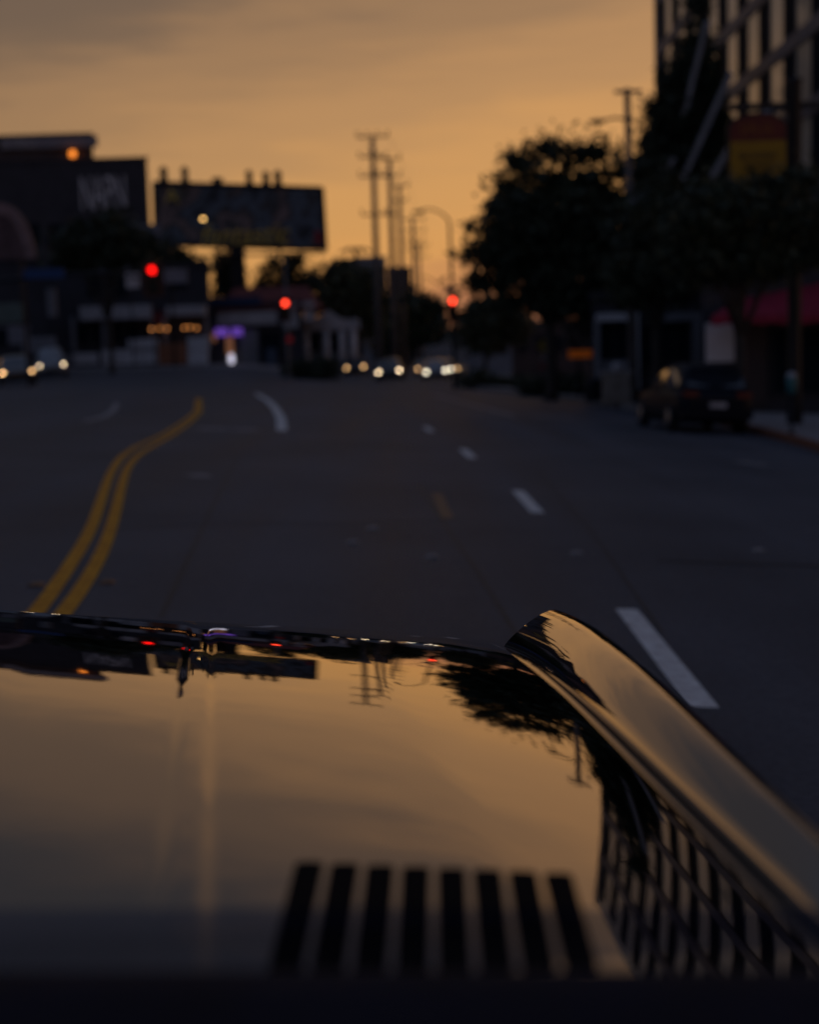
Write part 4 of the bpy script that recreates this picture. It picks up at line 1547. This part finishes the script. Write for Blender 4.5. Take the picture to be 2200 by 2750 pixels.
y0c = .84
rows = []
vs_ = np.concatenate([np.linspace(0, .78, 60), np.linspace(.79, .965, 40), np.linspace(.968, 1.0, 24)])
left_edge = 2 * XR
us_ = np.unique(np.concatenate([np.linspace(0, 1, 70), np.linspace(.44, .56, 60)]))
for v in vs_:
    row = []
    for u in us_:
        yv = y0c + (2.5 - y0c) * v
        xr_ = groove_x(yv) - .004
        xl_ = left_edge - xr_
        x = xl_ + (xr_ - xl_) * u
        y = y0c + (yfront(x) - y0c) * v
        z = hood_z(x, y)
        ed = min(x - xl_, xr_ - x)
        if ed < .010:
            z -= .012 * (1 - ed / .010) ** 2
        row.append((x, y, z))
    rows.append(row)
for dz, dy in ((.03, .004), (.10, .006), (.22, -.01)):
    rows.append([(x, y + dy, z - dz) for x, y, z in rows[len(vs_) - 1]])
m = MB()
m.grid(rows)
hood = m.build('bonnet', M_OWN, own, True, True)


# fenders: inner flank rises to a crest, outer side drops away
def fender(side):
    rows = []
    for v in np.concatenate([np.linspace(0, .86, 50), np.linspace(.87, 1, 34)]):
        y = .80 + (2.49 - .80) * v
        gx = groove_x(y) + .004
        gz = hood_z(gx, min(y, 2.15))
        if y > 2.15:
            gz -= .078 * (y - 2.15) + .10 * (y - 2.15) ** 2
        k = min(1.3, max(0, (y - 1.05) / 1.3))
        wcr = .036 + .050 * k                       # groove to crest
        hcr = .024 + .034 * k ** 1.3
        tip = 0.0
        drop = .003 * (1 - math.sqrt(max(0, 1 - min(1, tip) ** 2)))
        zc = gz + hcr
        row = [(gx, y, gz - .03), (gx + .001, y, gz - .010), (gx + .006, y, gz - .002)]
        for a in np.linspace(.08, 1, 14):           # rising flank, easing into the crest
            row.append((gx + .006 + wcr * a, y, gz + hcr * (1 - (1 - a) ** 1.6)))
        for a in np.linspace(.08, 1, 14):           # outer shoulder
            th = .06 + a * (math.pi / 2 - .06)
            row.append((gx + .006 + wcr + .08 * (math.sin(th) - .06), y, zc - .17 * (.998 - math.cos(th))))
        row.append((gx + wcr + .09, y, zc - .34))
        row.append((gx + wcr + .07, y, .52))
        row = [(x, y, z - drop) for x, y, z in row]
        if side < 0:
            row = [(2 * XR - x, y, z) for x, y, z in row]
        rows.append(row)
    last = rows[-1]
    m = MB()
    m.grid(rows)
    f = m.build('fender', M_OWN, own, True, True)
    m = MB()
    m.grid([[(x, y + dy, min(z, max(.5, z - dz))) for x, y, z in last] for dy, dz in ((.0005, .0006), (.0005, .02), (.002, .06), (.0, .12), (-.02, .3))])
    m.build('lamp_surround', M_OWN, f, True, True)
    return f


fender(1)
fender(-1)
# dark gap between bonnet and fender, underside of the nose
for s_ in (1, -1):
    m = MB()
    pts = [(groove_x(y), y, hood_z(groove_x(y), y) - .028) for y in np.linspace(.9, 2.44, 40)]
    if s_ < 0:
        pts = [(2 * XR - x, y, z) for x, y, z in pts]
    m.tube(pts, .014, 6)
    m.build('gutter', M_BLACK, own, True, True)
# cowl vents
Hs = lambda px, py, dz=.0: None


def on_hood(px, py, dz=0.0):
    h = 1.06
    for _ in range(12):
        p = LOC(px, py, h)
        h = hood_z(p.x, p.y) + dz
    return LOC(px, py, h)


for i in range(8):
    u = i / 7
    tx, ty = 832 + u * (1498 - 832), 2312 + u * 30
    bx_, by_ = 764 + u * (1564 - 764), 2600
    hw = 39
    q = [on_hood(bx_ - hw - 4, by_, .0015), on_hood(bx_ + hw + 4, by_, .0015), on_hood(tx + hw, ty, .0015), on_hood(tx - hw, ty, .0015)]
    # rounded slot: flat dark insert, shade of the recess put in as colour
    c = sum(q, Vector()) / 4
    ax = ((q[2] + q[3]) - (q[0] + q[1])) / 2
    wv = ((q[1] - q[0]) + (q[2] - q[3])) / 4
    L = ax.length / 2
    a1 = ax.normalized()
    w1 = wv.normalized()
    hwid = wv.length
    out = []
    n = 8
    for kk in range(n + 1):
        th = math.pi * kk / n
        out.append(c + a1 * (L - hwid * .45) + w1 * hwid * math.cos(th) + a1 * hwid * .45 * math.sin(th))
    out += [c - a1 * L - w1 * hwid, c - a1 * L + w1 * hwid]
    m = MB()
    m.add([(p.x, p.y, hood_z(p.x, p.y) + .0012) for p in out], [tuple(range(len(out)))])
    m.build('vent_slot', mat('vent_black', (.004, .004, .005), .9, vary=.2, spec=.1), hood, False, True)
# cowl panel between bonnet and glass
m = MB()
m.grid([[(x, y, hood_z(0, .84) - .030 + dz) for x in np.linspace(-.78, .60, 12)] for y, dz in ((.86, -.01), (.84, 0), (.74, .0))])
m.build('cowl', M_BLACK, own, True, True)
# dashboard top
dp = [LOC(px, 2606, 1.165) for px in np.linspace(-900, 3100, 15)]
m = MB()
m.grid([[(p.x, p.y + .012, p.z - .10) for p in dp], [(p.x, p.y + .006, p.z - .012) for p in dp], [(p.x, p.y, p.z) for p in dp], [(p.x, p.y - .03, p.z + .001) for p in dp], [(p.x, p.y - .22, p.z - .012) for p in dp], [(p.x, p.y - .30, p.z - .10) for p in dp], [(p.x, p.y - .31, p.z - .4) for p in dp]])
m.build('dashboard', mat('dashboard_vinyl', (.005, .008, .020), .8, vary=.3, scale=20, bump=.4, bscale=150, spec=.2), own, True, True)
# windscreen: clear pane and a painted dashboard reflection along its foot
gm = bpy.data.materials.new('clear_glass')
gm.use_nodes = True
gm.node_tree.nodes.clear()
tr = gm.node_tree.nodes.new('ShaderNodeBsdfTransparent')
go = gm.node_tree.nodes.new('ShaderNodeOutputMaterial')
gm.node_tree.links.new(tr.outputs[0], go.inputs[0])
bm_ = bpy.data.materials.new('dash_reflection_veil')
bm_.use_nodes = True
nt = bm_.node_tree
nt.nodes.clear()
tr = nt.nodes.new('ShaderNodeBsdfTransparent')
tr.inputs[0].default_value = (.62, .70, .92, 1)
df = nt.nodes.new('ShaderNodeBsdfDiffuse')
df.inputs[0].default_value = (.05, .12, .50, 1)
mxs = nt.nodes.new('ShaderNodeMixShader')      # reflection veil put in as colour: dense at the foot, thinning upwards
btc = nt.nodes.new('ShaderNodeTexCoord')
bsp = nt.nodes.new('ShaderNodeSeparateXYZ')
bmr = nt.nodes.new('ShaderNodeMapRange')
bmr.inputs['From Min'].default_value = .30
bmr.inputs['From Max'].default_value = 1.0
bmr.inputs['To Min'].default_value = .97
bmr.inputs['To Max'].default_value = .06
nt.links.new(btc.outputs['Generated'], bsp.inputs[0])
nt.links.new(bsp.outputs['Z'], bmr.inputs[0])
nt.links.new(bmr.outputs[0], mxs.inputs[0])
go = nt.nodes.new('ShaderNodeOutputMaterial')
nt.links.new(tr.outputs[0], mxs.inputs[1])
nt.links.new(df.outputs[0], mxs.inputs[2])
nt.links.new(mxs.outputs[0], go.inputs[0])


def glass_pt(px, py):                   # windscreen plane z = 1.11 + (.95 - y) * .76
    o, d = MI @ CAM, MI @ ray(px, py)
    t_ = (1.11 + .95 * .76 - o.z - .76 * o.y) / (d.z + .76 * d.y)
    return o + d * t_


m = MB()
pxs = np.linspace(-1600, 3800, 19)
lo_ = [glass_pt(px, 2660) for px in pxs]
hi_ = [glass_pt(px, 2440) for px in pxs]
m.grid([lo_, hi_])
ws = m.build('windscreen_veil', bm_, own, True, True, label='dark blue painted dashboard reflection along the foot of the windscreen')
m = MB()
m.grid([hi_, [Vector((p.x * .92, .12, 1.11 + .83 * .76)) for p in hi_]])
m.build('windscreen_pane', gm, own, True, True)
for sx in (-1, 1):
    m = MB()
    m.wheel((XR + sx * .60, 1.75, .33), .33, .2)
    w = m.build('wheel', M_RUBBER, own, True, True)
    m = MB()
    m.wheel((XR + sx * .615, 1.75, .33), .21, .19)
    m.build('rim', M_RIM, w, True, True)
m = MB()
m.box(2 * XR - .46, .46, 2.30, 2.47, .42, .80)
m.build('front_panel', M_OWN, own, False, True)
m = MB()
m.tube([(2 * XR - .60, 2.44, .50), (2 * XR - .40, 2.55, .50), (XR, 2.60, .50), (.40, 2.55, .50), (.60, 2.44, .50)], .06, 8)
m.build('bumper', mat('chrome', (.6, .6, .6), .12, 1.0, vary=.05), own, True, True)
print('objects', len(scene.objects), 'tris', sum(len(o.data.polygons) for o in scene.objects if o.type == 'MESH'))
